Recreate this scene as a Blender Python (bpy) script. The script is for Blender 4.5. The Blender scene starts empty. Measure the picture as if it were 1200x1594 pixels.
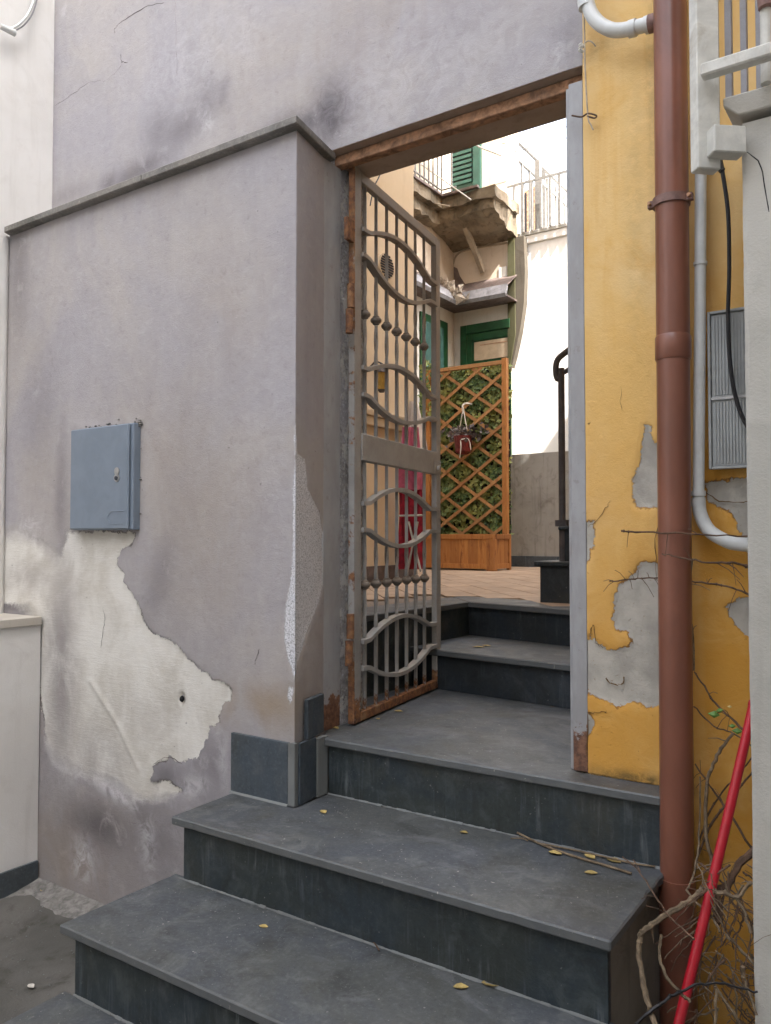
import bpy, bmesh, math, random
import numpy as np
from mathutils import Vector, Matrix, noise as mnoise
random.seed(7); rng = np.random.RandomState(7)
R = math.radians
scene = bpy.context.scene
COL = scene.collection

# ------------------------------------------------------------------ camera, light, exposure
EYE = 1.6
YAW, PITCH = 34.1, 1.86
FPX = 1255.0
cam_data = bpy.data.cameras.new('camera')
cam = bpy.data.objects.new('camera', cam_data); COL.objects.link(cam)
cam.location = (0, 0, EYE)
cam.rotation_euler = (R(90 + PITCH), 0, R(YAW))
cam_data.sensor_fit = 'HORIZONTAL'; cam_data.sensor_width = 36.0
cam_data.lens = FPX / 1200 * 36
cam_data.clip_start = 0.05; cam_data.clip_end = 500
scene.camera = cam

SUN_DIR = Vector((0.80, -0.28, 1.0)).normalized()       # towards the sun
world = bpy.data.worlds.new('World'); scene.world = world; world.use_nodes = True
wn = world.node_tree; wn.nodes.clear()
wo = wn.nodes.new('ShaderNodeOutputWorld'); wb = wn.nodes.new('ShaderNodeBackground')
sky = wn.nodes.new('ShaderNodeTexSky'); sky.sky_type = 'NISHITA'; sky.sun_disc = False
sky.sun_elevation = math.asin(SUN_DIR.z)
sky.sun_rotation = math.atan2(SUN_DIR.x, SUN_DIR.y)
sky.dust_density = 4.0; sky.air_density = 1.0; sky.ozone_density = 0.6
hs = wn.nodes.new('ShaderNodeHueSaturation'); hs.inputs['Saturation'].default_value = 0.42   # thin white cloud
wn.links.new(sky.outputs[0], hs.inputs['Color']); wn.links.new(hs.outputs[0], wb.inputs['Color'])
wb.inputs['Strength'].default_value = 0.15
wn.links.new(wb.outputs[0], wo.inputs['Surface'])
sl = bpy.data.lights.new('sun', 'SUN'); sl.energy = 3.0; sl.angle = R(0.6); sl.color = (1.0, 0.96, 0.91)
so = bpy.data.objects.new('sun', sl); COL.objects.link(so)
so.rotation_euler = SUN_DIR.to_track_quat('Z', 'Y').to_euler()
scene.view_settings.view_transform = 'Standard'
scene.view_settings.look = 'None'
scene.view_settings.exposure = 2.95
scene.view_settings.gamma = 1.0

# ------------------------------------------------------------------ surveying helper
_y, _p = R(YAW), R(PITCH)
_F = np.array([-math.sin(_y)*math.cos(_p), math.cos(_y)*math.cos(_p), math.sin(_p)])
_R = np.array([math.cos(_y), math.sin(_y), 0.0]); _U = np.cross(_R, _F)
def at(x, y, axis, val):
    """sight line through photo point (x, y), met with the real plane axis = val"""
    d = _F + _R*((x-600)/FPX) - _U*((y-797)/FPX)
    k = 'XYZ'.index(axis)
    t = (val - (EYE if k == 2 else 0)) / d[k]
    return (float(d[0]*t), float(d[1]*t), float(d[2]*t + EYE))

# ------------------------------------------------------------------ noise / fields on numpy grids
def vnoise(x, y, seed=0):
    xi = np.floor(x).astype(np.int64); yi = np.floor(y).astype(np.int64)
    fx = x-xi; fy = y-yi; fx = fx*fx*(3-2*fx); fy = fy*fy*(3-2*fy)
    def h(a, b):
        n = (a*374761393 + b*668265263 + seed*974711) & 0x7fffffff
        n = ((n ^ (n >> 13))*1274126177) & 0x7fffffff
        return ((n ^ (n >> 16)) & 0xffff)/65535.0
    return (h(xi, yi)*(1-fx)+h(xi+1, yi)*fx)*(1-fy) + (h(xi, yi+1)*(1-fx)+h(xi+1, yi+1)*fx)*fy
def fbm(x, y, seed=0, o=4):
    s = 0; a = .5; f = 1
    for i in range(o):
        s = s + a*vnoise(x*f, y*f, seed+i*17); a *= .5; f *= 2.03
    return s - .47
def sdf(px, py, poly):
    """signed distance to a closed outline, positive inside"""
    P = np.array(poly, float); n = len(P)
    d2 = np.full(px.shape, 1e9); ins = np.zeros(px.shape, bool)
    for i in range(n):
        a = P[i]; b = P[(i+1) % n]; e = b-a; w0 = px-a[0]; w1 = py-a[1]
        t = np.clip((w0*e[0]+w1*e[1])/max(e@e, 1e-12), 0, 1)
        d2 = np.minimum(d2, (w0-e[0]*t)**2+(w1-e[1]*t)**2)
        c = ((a[1] > py) != (b[1] > py))
        xx = a[0] + (py-a[1])*(b[0]-a[0])/((b[1]-a[1]) if abs(b[1]-a[1]) > 1e-9 else 1e-9)
        ins ^= (c & (px < xx))
    d = np.sqrt(d2); return np.where(ins, d, -d)
def blobs(u, v, lst):
    s = np.zeros(u.shape)
    for (cx, cy, sx, sy, a, rot) in lst:
        c, n = math.cos(R(rot)), math.sin(R(rot))
        du = (u-cx)*c+(v-cy)*n; dv = -(u-cx)*n+(v-cy)*c
        s = np.maximum(s, a*np.exp(-(du/sx)**2-(dv/sy)**2))
    return s

# ------------------------------------------------------------------ shader helper
class G:
    def __init__(s, name):
        s.m = bpy.data.materials.new(name); s.m.use_nodes = True
        s.t = s.m.node_tree; s.t.nodes.clear()
        s.o = s.t.nodes.new('ShaderNodeOutputMaterial'); s.b = s.t.nodes.new('ShaderNodeBsdfPrincipled')
        s.t.links.new(s.b.outputs[0], s.o.inputs[0])
    def set(s, sock, v):
        if hasattr(v, 'is_output') or isinstance(v, bpy.types.NodeSocket): s.t.links.new(v, sock)
        elif isinstance(v, (tuple, list)) and len(v) == 3 and sock.type == 'RGBA': sock.default_value = (*v, 1)
        else: sock.default_value = v
    def pos(s): return s.t.nodes.new('ShaderNodeNewGeometry').outputs['Position']
    def obj(s): return s.t.nodes.new('ShaderNodeTexCoord').outputs['Object']
    def rnd(s): return s.t.nodes.new('ShaderNodeObjectInfo').outputs['Random']
    def attr(s, n):
        a = s.t.nodes.new('ShaderNodeAttribute'); a.attribute_name = n; return a.outputs['Fac']
    def map(s, v, sc=(1, 1, 1), loc=(0, 0, 0), rot=(0, 0, 0)):
        n = s.t.nodes.new('ShaderNodeMapping'); s.set(n.inputs[0], v)
        n.inputs['Scale'].default_value = sc; n.inputs['Location'].default_value = loc; n.inputs['Rotation'].default_value = rot
        return n.outputs[0]
    def noise(s, v, sc, det=4, ro=.55, dis=0):
        n = s.t.nodes.new('ShaderNodeTexNoise'); s.set(n.inputs['Vector'], v); n.inputs['Scale'].default_value = sc
        n.inputs['Detail'].default_value = det; n.inputs['Roughness'].default_value = ro; n.inputs['Distortion'].default_value = dis
        return n.outputs[0]
    def vor(s, v, sc, feat='F1'):
        n = s.t.nodes.new('ShaderNodeTexVoronoi'); s.set(n.inputs['Vector'], v); n.inputs['Scale'].default_value = sc; n.feature = feat
        return n.outputs['Distance']
    def z(s, v, k='Z'):
        n = s.t.nodes.new('ShaderNodeSeparateXYZ'); s.set(n.inputs[0], v); return n.outputs[k]
    def ma(s, op, a, b=0.0, c=None, clamp=False):
        n = s.t.nodes.new('ShaderNodeMath'); n.operation = op; n.use_clamp = clamp
        s.set(n.inputs[0], a); s.set(n.inputs[1], b)
        if c is not None: s.set(n.inputs[2], c)
        return n.outputs[0]
    def step(s, v, a, b, c=0.0, d=1.0):
        n = s.t.nodes.new('ShaderNodeMapRange'); n.interpolation_type = 'SMOOTHSTEP'
        for i, q in enumerate((v, a, b, c, d)): s.set(n.inputs[i], q)
        return n.outputs[0]
    def mix(s, f, a, b, mode='MIX'):
        n = s.t.nodes.new('ShaderNodeMix'); n.data_type = 'RGBA'; n.blend_type = mode
        s.set(n.inputs[0], f); s.set(n.inputs[6], a); s.set(n.inputs[7], b); return n.outputs[2]
    def bump(s, h, st=.5, dist=.01, nrm=None):
        n = s.t.nodes.new('ShaderNodeBump'); s.set(n.inputs['Height'], h)
        n.inputs['Strength'].default_value = st; n.inputs['Distance'].default_value = dist
        if nrm is not None: s.set(n.inputs['Normal'], nrm)
        return n.outputs[0]
    def out(s, col, rough=.8, metal=0.0, nrm=None, spec=.5):
        s.set(s.b.inputs['Base Color'], col); s.set(s.b.inputs['Roughness'], rough); s.set(s.b.inputs['Metallic'], metal)
        s.set(s.b.inputs['Specular IOR Level'], spec)
        if nrm is not None: s.set(s.b.inputs['Normal'], nrm)
        return s.m

def mat_grey_plaster():
    g = G('grey_plaster'); p = g.pos()
    big = g.noise(p, 1.3, 4, .6, .6); mid = g.noise(g.map(p, (1, 1, .45)), 5, 5, .6, .8); fine = g.noise(p, 260, 3, .7)
    streak = g.noise(g.map(p, (5, 5, .6)), 3.2, 5, .62, .3)
    c = g.mix(g.step(big, .36, .66), (.365, .347, .362), (.41, .38, .36))
    c = g.mix(g.step(mid, .42, .72, 0, .40), c, (.31, .295, .31))
    c = g.mix(g.step(streak, .5, .76, 0, .18), c, (.47, .44, .445))
    fm = g.noise(p, 24, 9, .74, .3)
    c = g.mix(g.step(fm, .50, .68, 0, .38), c, (.45, .43, .435)); c = g.mix(g.step(fm, .46, .30, 0, .38), c, (.25, .232, .235))
    arc = g.noise(g.map(p, (2.2, 1, 9), rot=(0, .5, 0)), 4.5, 6, .7, 1.4)
    c = g.mix(g.step(arc, .56, .70, 0, .10), c, (.29, .27, .275))
    warm = g.ma('MULTIPLY', g.attr('warm'), g.step(mid, .25, .6))
    c = g.mix(warm, c, (.33, .265, .20))
    dn = g.ma('MULTIPLY', g.attr('dark'), g.step(g.noise(p, 9, 7, .70, .5), .24, .50))
    c = g.mix(dn, c, (.10, .088, .095))
    pn = g.ma('MULTIPLY', g.attr('pale'), g.step(g.noise(p, 12, 7, .7, 1.2), .36, .62))
    c = g.mix(pn, c, (.60, .58, .60))
    # peeled areas: the signed distance comes from the mesh, the ragged edge from noise
    rag = g.ma('ADD', g.ma('MULTIPLY', g.ma('SUBTRACT', g.noise(p, 34, 8, .78), .5), .07), g.ma('MULTIPLY', g.ma('SUBTRACT', g.noise(p, 11, 3, .6), .5), .05))
    pe = g.ma('ADD', g.attr('peel'), rag)
    pe = g.ma('ADD', pe, 0.0); sw = g.ma('ADD', .0022, g.ma('MULTIPLY', g.attr('soft'), .11))
    pm = g.step(pe, g.ma('MULTIPLY', sw, -.5), sw)
    cn = g.noise(g.map(p, (1, 1, .7)), 4.5, 6, .62, .5)
    brush = g.noise(g.map(p, (1, 1, 9)), 14, 4, .6, .4)
    cr = g.mix(g.step(cn, .38, .70), (.72, .70, .65), (.56, .53, .47))
    cr = g.mix(g.step(brush, .45, .75, 0, .3), cr, (.80, .79, .76))
    cr = g.mix(g.ma('MULTIPLY', g.attr('grime'), g.step(cn, .15, .6)), cr, (.30, .275, .27))
    c = g.mix(pm, c, cr)
    edge = g.ma('MULTIPLY', g.step(pe, -.007, -.0005), g.step(pe, .0045, .0))
    edge = g.ma('MULTIPLY', edge, g.step(g.attr('soft'), .35, .05))
    c = g.mix(g.ma('MULTIPLY', edge, g.step(g.noise(p, 9, 3), .42, .6, .0, .75)), c, (.13, .11, .10))
    ro = g.ma('ADD', g.attr('rough'), g.ma('MULTIPLY', g.ma('SUBTRACT', g.noise(p, 60, 5, .7), .5), .02))
    rm = g.step(ro, 0, .003); grain = g.noise(p, 230, 3, .8)
    c = g.mix(rm, c, g.mix(g.step(grain, .36, .54), (.27, .27, .28), (.86, .86, .89)))
    redge = g.ma('MULTIPLY', g.step(ro, -.004, 0), g.step(ro, .006, .001))
    c = g.mix(g.ma('MULTIPLY', redge, .25), c, (.66, .65, .66))
    speck = g.step(g.noise(p, 48, 2, .5), .735, .76)
    c = g.mix(g.ma('MULTIPLY', speck, .5), c, (.14, .13, .13))
    h = g.ma('ADD', g.ma('MULTIPLY', fine, .45), g.ma('ADD', g.ma('MULTIPLY', mid, 2.0), g.ma('ADD', g.ma('MULTIPLY', fm, 1.1), g.ma('MULTIPLY', arc, .25))))
    h = g.ma('ADD', h, g.ma('MULTIPLY', g.ma('MULTIPLY', brush, pm), .45))
    h = g.ma('SUBTRACT', h, g.ma('MULTIPLY', pm, 1.6))
    h = g.ma('ADD', h, g.ma('MULTIPLY', g.ma('MULTIPLY', grain, rm), 2.6))
    return g.out(c, .92, 0, g.bump(h, .9, .0024), .25)

def mat_plaster(name, a, b, stain, amt=.3, bump=.0012, fine_sc=220, streak=.3, peel=None, edge=(.2, .12, .05)):
    g = G(name); p = g.pos()
    big = g.noise(p, 1.6, 5, .6, .5); fine = g.noise(p, fine_sc, 3, .7); mid = g.noise(p, 7, 6, .65, .6)
    c = g.mix(g.step(big, .36, .66), a, b)
    c = g.mix(g.step(mid, .5, .78, 0, amt), c, stain)
    st = g.noise(g.map(p, (7, 7, .5)), 2.6, 5, .6, .3)
    c = g.mix(g.step(st, .52, .76, 0, streak), c, stain)
    h = g.ma('ADD', g.ma('MULTIPLY', fine, .8), g.ma('MULTIPLY', mid, 1.5))
    if peel:
        c = g.mix(g.ma('MULTIPLY', g.attr('deep'), g.step(mid, .1, .6, .25, 1)), c, (.60, .30, .05))  # deeper orange painted for the shaded, bounce-lit part of the wall
        pe = g.ma('ADD', g.attr('peel'), g.ma('MULTIPLY', g.ma('SUBTRACT', g.noise(p, 42, 6, .7), .5), .045))
        pm = g.step(pe, 0, .002)
        c = g.mix(g.ma('MULTIPLY', g.attr('dark'), g.step(g.noise(p, 22, 6, .7), .3, .6)), c, (.07, .06, .03))
        c = g.mix(pm, c, g.mix(g.step(g.noise(p, 9, 5, .6), .35, .7), peel, tuple(q*.72 for q in peel)))
        e = g.ma('MULTIPLY', g.step(pe, -.006, -.0005), g.step(pe, .004, 0))
        c = g.mix(g.ma('MULTIPLY', e, g.step(g.noise(p, 13, 3), .4, .6, 0, .8)), c, edge)
        pit = g.step(g.noise(p, 120, 2, .6), .66, .72)
        c = g.mix(g.ma('MULTIPLY', pit, g.ma('MULTIPLY', g.attr('pits'), .6)), c, edge)
        h = g.ma('SUBTRACT', h, g.ma('MULTIPLY', pm, 2.2))
        h = g.ma('SUBTRACT', h, g.ma('MULTIPLY', g.ma('MULTIPLY', pit, g.attr('pits')), 1.5))
    return g.out(c, .9, 0, g.bump(h, .8, bump), .25)

def mat_slate(name, base=(.060, .066, .070), blue=(.050, .062, .078), lite=(.12, .125, .125), dust=.6, streaks=0.0, rough=.55):
    g = G(name); p = g.pos()
    a = g.noise(p, 2.2, 6, .62, .9); b = g.noise(p, 9, 8, .70, .7); f = g.noise(p, 70, 6, .72)
    c = g.mix(g.step(a, .38, .62), base, blue)
    c = g.mix(g.step(b, .48, .70, 0, .65), c, lite)
    c = g.mix(g.step(g.noise(g.map(p, loc=(4, 2, 1)), 6, 8, .68, .5), .50, .68, 0, .7), c, tuple(q*.5 for q in base))
    cloud = g.noise(g.map(p, (1, 1.8, 1), rot=(0, 0, .5)), 3.1, 8, .70, 1.0)
    c = g.mix(g.step(cloud, .54, .70, 0, .42*dust), c, (.155, .158, .168))
    c = g.mix(g.step(g.noise(g.map(p, loc=(1, 7, 3)), 2.9, 7, .66, .6), .54, .70, 0, .55), c, (.052, .050, .036))
    c = g.mix(g.step(f, .50, .72, 0, .45), c, tuple(min(1, q*2.1) for q in base))
    c = g.mix(g.step(f, .46, .30, 0, .5), c, tuple(q*.45 for q in base))
    if streaks:
        w = g.noise(p, 5, 4, .6)
        for k, (sc, lo, col, am) in enumerate(((15, (0, 0, 0), (.15, .165, .165), 1.0), (10, (7, 3, 2), (.022, .024, .022), 1.2), (24, (3, 9, 5), (.10, .12, .135), .8))):
            s_ = g.noise(g.map(p, (sc, sc, 1.5), loc=lo), 1.5, 6, .7, .6)
            c = g.mix(g.ma('MULTIPLY', g.step(s_, .52, .74, 0, streaks*am), g.step(w, .40, .62)), c, col)
    nz = g.z(g.t.nodes.new('ShaderNodeNewGeometry').outputs['Normal'])
    if name == 'slate_tread': c = g.mix(g.ma('MULTIPLY', g.step(nz, .95, .6), g.step(b, .2, .6, .45, .95)), c, (.112, .118, .118))
    sp = g.step(g.noise(p, 95, 2, .5), .70, .73)
    c = g.mix(g.ma('MULTIPLY', sp, g.ma('MULTIPLY', g.step(g.noise(p, 4, 3), .42, .60), .6*dust)), c, (.36, .35, .32))
    sp2 = g.step(g.noise(g.map(p, loc=(5, 5, 5)), 33, 3, .6), .72, .75)
    c = g.mix(g.ma('MULTIPLY', sp2, .35*dust), c, (.25, .245, .23))
    h = g.ma('ADD', g.noise(p, 60, 6, .7), g.ma('MULTIPLY', b, 2.2))
    r = g.step(a, .3, .7, rough-.10, rough+.12)
    return g.out(c, r, 0, g.bump(h, .5, .0022), .45)

def mat_gate(name, lo=.0, top_brown=True, side=0.0):
    g = G(name); p = g.obj(); z = g.z(p)
    n = g.noise(p, 9, 6, .68, .4); fn = g.noise(p, 55, 5, .7)
    c = g.mix(g.step(n, .35, .7), (.37, .365, .355), (.29, .285, .27))
    if top_brown: c = g.mix(g.step(z, .9, 2.1, 0, .58), c, (.25, .195, .14))
    c = g.mix(g.step(fn, .55, .75, 0, .4), c, (.16, .13, .10))
    low = g.step(z, .02, .20, .30, 0)
    rm = g.ma('ADD', g.ma('MULTIPLY', g.ma('SUBTRACT', g.noise(p, 15, 7, .72, .3), .5), 1.2), g.ma('ADD', low, lo))
    rm = g.ma('ADD', rm, g.ma('MULTIPLY', g.step(g.z(p, 'X'), .040, .034, 0, side), g.ma('ADD', .45, g.ma('ADD', g.step(z, 1.4, 1.9, 0, .8), g.step(z, .6, .2, 0, .5)))))
    m = g.step(rm, .12, .22)
    rust = g.mix(g.step(g.noise(p, 40, 5, .7), .35, .65), (.31, .145, .06), (.12, .055, .035))
    rust = g.mix(g.step(g.noise(p, 13, 4, .6), .5, .75, 0, .7), rust, (.34, .22, .12))
    c = g.mix(m, c, rust)
    h = g.ma('ADD', g.ma('MULTIPLY', fn, .5), g.ma('MULTIPLY', g.ma('MULTIPLY', m, g.noise(p, 120, 3, .7)), 1.2))
    return g.out(c, g.ma('ADD', g.ma('MULTIPLY', m, .3), .5), 0, g.bump(h, .6, .0012), .4)

def mat_simple(name, col, rough=.6, var=.25, sc=12, bump=.0006, metal=0.0, spec=.4, dirt=None, dirt_amt=.4, stretch=(1, 1, 1), rnd=0.0):
    g = G(name); p = g.pos()
    n = g.noise(g.map(p, stretch), sc, 6, .65, .5)
    dark = tuple(q*(1-var) for q in col); li = tuple(min(1, q*(1+var)) for q in col)
    c = g.mix(g.step(n, .32, .68), dark, li)
    if rnd: c = g.mix(g.ma('MULTIPLY', g.rnd(), rnd), c, tuple(q*.35 for q in col))
    if dirt: c = g.mix(g.step(g.noise(p, sc*.55, 7, .7, .8), .5, .72, 0, dirt_amt), c, dirt)
    return g.out(c, rough, metal, g.bump(g.noise(p, sc*9, 4, .65), .5, bump), spec)

def mat_wood(name, a, b, dark, sc=1.0):
    g = G(name); p = g.obj()
    w = g.noise(g.map(p, (22, 22, 2.2)), 2.2*sc, 6, .65, 1.2)
    c = g.mix(g.step(w, .34, .66), a, b)
    c = g.mix(g.ma('MULTIPLY', g.rnd(), .45), c, dark)
    c = g.mix(g.step(g.noise(g.map(g.pos(), (7, 7, 1.6)), 2.3, 5, .6, .5), .56, .68, 0, .75), c, dark)
    return g.out(c, .6, 0, g.bump(w, .4, .001), .35)

def mat_leaf(name, a, b, c3):
    g = G(name); n = g.noise(g.pos(), 31, 3, .6); r = g.step(g.noise(g.pos(), 3.1, 3, .6), .4, .6)
    c = g.mix(g.step(n, .4, .62), a, b); c = g.mix(g.ma('MULTIPLY', r, .7), c, c3)
    return g.out(c, .5, 0, None, .4)

M = {}
M['grey'] = mat_grey_plaster()
M['white'] = mat_plaster('white_plaster', (.74, .725, .70), (.67, .65, .62), (.48, .45, .41), .28, .0012, 200, .22)
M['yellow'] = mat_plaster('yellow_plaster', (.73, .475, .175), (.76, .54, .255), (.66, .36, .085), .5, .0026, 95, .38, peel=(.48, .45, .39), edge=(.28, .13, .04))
M['pier'] = mat_plaster('grey_render', (.52, .50, .45), (.45, .435, .39), (.30, .28, .245), .35, .0026, 120, .3)
M['cream'] = mat_plaster('cream_plaster', (.66, .54, .38), (.62, .50, .34), (.48, .38, .26), .25, .001, 160, .25)
M['sunny'] = mat_plaster('white_limewash', (.80, .79, .76), (.76, .75, .72), (.6, .58, .52), .15, .001, 160, .15)
M['house'] = mat_plaster('beige_plaster', (.55, .47, .38), (.50, .42, .33), (.28, .20, .13), .4, .0012, 160, .35)
M['housew'] = mat_plaster('pale_plaster', (.58, .56, .52), (.54, .51, .46), (.36, .31, .25), .35, .0012, 160, .3)
M['lowgrey'] = mat_plaster('stained_render', (.37, .35, .31), (.31, .295, .26), (.13, .11, .085), .6, .0018, 120, .55)
M['moss'] = mat_plaster('mossy_render', (.085, .078, .045), (.055, .055, .02), (.03, .033, .01), .7, .002, 120, .6)
M['rubble'] = mat_plaster('broken_concrete', (.23, .185, .13), (.10, .08, .055), (.035, .026, .018), .9, .010, 30, .6)
M['rubbleb'] = mat_plaster('shaded_buttress_render', (.095, .08, .06), (.07, .058, .043), (.035, .028, .02), .6, .004, 60, .5)  # beige darkened so the sunlit piece reads as shaded plaster
M['stepside'] = mat_plaster('step_side_render', (.22, .20, .17), (.15, .135, .11), (.05, .045, .04), .7, .003, 90, .6)
M['ground'] = mat_plaster('worn_concrete', (.13, .122, .11), (.085, .082, .073), (.04, .038, .028), .9, .004, 90, .25)
M['soil'] = mat_plaster('dark_soil', (.045, .033, .024), (.03, .022, .016), (.012, .009, .007), .7, .012, 40, .1)
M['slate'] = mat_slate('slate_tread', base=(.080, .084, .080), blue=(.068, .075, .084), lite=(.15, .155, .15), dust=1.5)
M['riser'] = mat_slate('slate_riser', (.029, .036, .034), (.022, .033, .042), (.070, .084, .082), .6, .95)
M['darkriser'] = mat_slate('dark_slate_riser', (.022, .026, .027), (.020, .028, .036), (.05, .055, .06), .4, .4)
M['tileslate'] = mat_slate('slate_tile', (.062, .074, .082), (.055, .072, .09), (.10, .11, .12), .3, .15)
M['mortar'] = mat_plaster('pale_mortar', (.19, .20, .195), (.15, .155, .15), (.09, .09, .085), .4, .002, 120)
M['coping'] = mat_slate('coping_stone', (.20, .185, .165), (.165, .158, .145), (.27, .25, .22), .4, .1)
M['capstone'] = mat_plaster('cap_stone', (.52, .48, .42), (.46, .42, .36), (.3, .27, .22), .4, .001, 150)
M['gate'] = mat_gate('gate_paint', -.05)
M['gaterust'] = mat_gate('gate_rust', .33, False)
M['gatemid'] = mat_gate('gate_part_rust', -.04, True, .27)
M['knob'] = mat_simple('knob_paint', (.19, .16, .13), .6, .25, 40, dirt=(.12, .08, .05), dirt_amt=.5)
M['gaterust0'] = mat_gate('jamb_back_paint', -.02, True)
def mat_jamb():
    g = G('jamb_paint'); p = g.pos(); z = g.z(p)
    n = g.noise(g.map(p, (1, 1, .35)), 12, 6, .65); c = g.mix(g.step(n, .35, .65), (.36, .36, .365), (.30, .295, .295))
    c = g.mix(g.step(g.noise(p, 26, 7, .72), .56, .70, 0, .5), c, (.20, .17, .15))
    rm = g.ma('ADD', g.ma('MULTIPLY', g.ma('SUBTRACT', g.noise(p, 17, 7, .72), .5), .9), g.step(z, .90, 1.06, .34, -.06)); m = g.step(rm, .13, .19)
    c = g.mix(m, c, g.mix(g.step(g.noise(p, 40, 5, .7), .35, .65), (.24, .12, .07), (.10, .05, .035)))
    return g.out(c, .6, 0, g.bump(g.noise(p, 70, 5, .7), .5, .0009), .4)
M['jamb'] = mat_jamb()
M['framegrey'] = mat_simple('frame_paint', (.34, .34, .345), .55, .12, 14, .0006, dirt=(.22, .19, .175), dirt_amt=.45, stretch=(1, 1, .4))
M['filler'] = mat_simple('grey_filler', (.19, .18, .165), .9, .35, 30, .003, dirt=(.15, .14, .125), dirt_amt=.7)
M['rust'] = mat_simple('rusty_steel', (.36, .20, .115), .85, .5, 22, .0015, dirt=(.17, .11, .08), dirt_amt=.8)
M['soffit'] = mat_plaster('dirty_soffit', (.46, .36, .28), (.38, .29, .22), (.2, .14, .10), .6, .002, 100)
M['pipe'] = mat_simple('brown_pipe_paint', (.205, .078, .048), .30, .16, 5, .0005, dirt=(.15, .062, .042), dirt_amt=.7, stretch=(1, 1, .35), spec=.5)
M['clamp'] = mat_simple('pipe_clamp', (.20, .115, .095), .6, .2, 30, dirt=(.1, .05, .03))
M['pvc'] = mat_simple('pvc_conduit', (.60, .61, .59), .4, .08, 9, .0003, dirt=(.34, .31, .26), dirt_amt=.35)
M['box'] = mat_simple('blue_grey_enamel', (.185, .225, .275), .42, .06, 9, .0003, dirt=(.13, .15, .18), dirt_amt=.3)
M['boxdark'] = mat_simple('dark_gap', (.03, .035, .045), .6)
M['steel'] = mat_simple('lock_steel', (.42, .42, .42), .35, .1, 30, metal=.7)
M['cabinet'] = mat_simple('cabinet_plastic', (.34, .35, .34), .5, .1, 9, .0004, dirt=(.16, .16, .14), dirt_amt=.4)
M['cable'] = mat_simple('black_cable', (.012, .011, .012), .5)
M['wire'] = mat_simple('beige_wire', (.46, .38, .28), .7)
M['whitemetal'] = mat_simple('chalky_white_paint', (.58, .57, .52), .7, .12, 16, .0015, dirt=(.33, .28, .21), dirt_amt=.65)
M['greybar'] = mat_simple('grey_balustrade_paint', (.29, .285, .30), .6, .12, 16, dirt=(.2, .17, .14))
M['red'] = mat_simple('red_pole_paint', (.42, .010, .022), .33, .12, 8, .0003, spec=.5)
M['bark'] = mat_simple('dry_vine_bark', (.11, .065, .04), .85, .45, 45, .002, dirt=(.07, .04, .025), dirt_amt=.6)
M['palebark'] = mat_simple('pale_dead_cane', (.17, .125, .078), .8, .45, 40, .0015, dirt=(.14, .09, .05), dirt_amt=.6)
M['leafgreen'] = mat_simple('fresh_leaf', (.09, .19, .03), .5, .3, 60)
M['leafyellow'] = mat_simple('fallen_leaf', (.46, .34, .12), .7, .3, 70, rnd=.5)
M['wood'] = mat_wood('orange_pine', (.42, .17, .045), (.52, .24, .07), (.17, .055, .022))
M['slat'] = mat_wood('lattice_pine', (.40, .20, .075), (.48, .27, .11), (.22, .10, .04))
M['ivy'] = mat_leaf('ivy_leaf', (.07, .13, .055), (.19, .26, .08), (.34, .33, .09))
M['dryplant'] = mat_leaf('dried_plant', (.10, .075, .07), (.04, .03, .03), (.2, .17, .16))
M['potred'] = mat_simple('dark_red_wrap', (.14, .018, .016), .5, .4, 20)
M['ribbon'] = mat_simple('white_ribbon', (.6, .56, .5), .7)
M['tile'] = mat_simple('terracotta_tile', (.40, .29, .20), .7, .16, 6, .0008, dirt=(.26, .17, .11), dirt_amt=.5, rnd=.22)
M['grout'] = mat_simple('tile_grout', (.20, .16, .125), .9, .2, 30)
M['green'] = mat_simple('dark_green_paint', (.008, .055, .018), .45, .25, 9)
M['shutter'] = mat_simple('green_shutter_paint', (.010, .050, .036), .55, .2, 10, dirt=(.03, .08, .06))
M['teal'] = mat_simple('teal_paint', (.04, .10, .09), .5, .2, 9)
M['panel'] = mat_simple('beige_door_panel', (.46, .36, .25), .6, .12, 9)
M['crack'] = mat_simple('crack_shadow_dirt', (.085, .072, .066), .9)
M['ycrack'] = mat_simple('crack_dirt', (.14, .08, .03), .9)
M['dark'] = mat_simple('dark_interior', (.012, .012, .013), .8)
M['lead'] = mat_simple('grey_eave_metal', (.27, .27, .29), .5, .25, 9, .002, dirt=(.12, .11, .11), dirt_amt=.6)
M['eavebrown'] = mat_simple('dark_eave_board', (.12, .09, .08), .7, .3, 12)
M['iron'] = mat_simple('dark_handrail_iron', (.085, .075, .075), .5, .2, 20)
M['railgrey'] = mat_simple('weathered_railing_paint', (.17, .165, .155), .55, .2, 20, dirt=(.10, .07, .05), dirt_amt=.5)
M['whiterail'] = mat_simple('white_railing_paint', (.40, .385, .35), .55, .1, 20, dirt=(.25, .2, .15), dirt_amt=.4)
M['cloth_red'] = mat_simple('red_cloth', (.24, .008, .022), .8, .35, 14)
M['cloth_pink'] = mat_simple('pink_cloth', (.45, .11, .17), .8, .2, 14)
M['cloth_white'] = mat_simple('white_cloth', (.68, .62, .56), .85, .1, 10)
M['debris'] = mat_simple('crumpled_sheeting', (.42, .37, .31), .7, .5, 18, .003)
M['tan'] = mat_simple('tan_steel_strut', (.27, .22, .16), .6, .15, 12)
M['lanternglass'] = mat_simple('amber_glass', (.35, .22, .05), .3, .2, 20)
M['windowglass'] = mat_simple('window_glass', (.55, .56, .58), .15, .1, 5, spec=.6)
M['sill'] = mat_plaster('ledge_plaster', (.52, .42, .29), (.47, .37, .25), (.3, .22, .15), .3, .001, 150)

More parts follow.
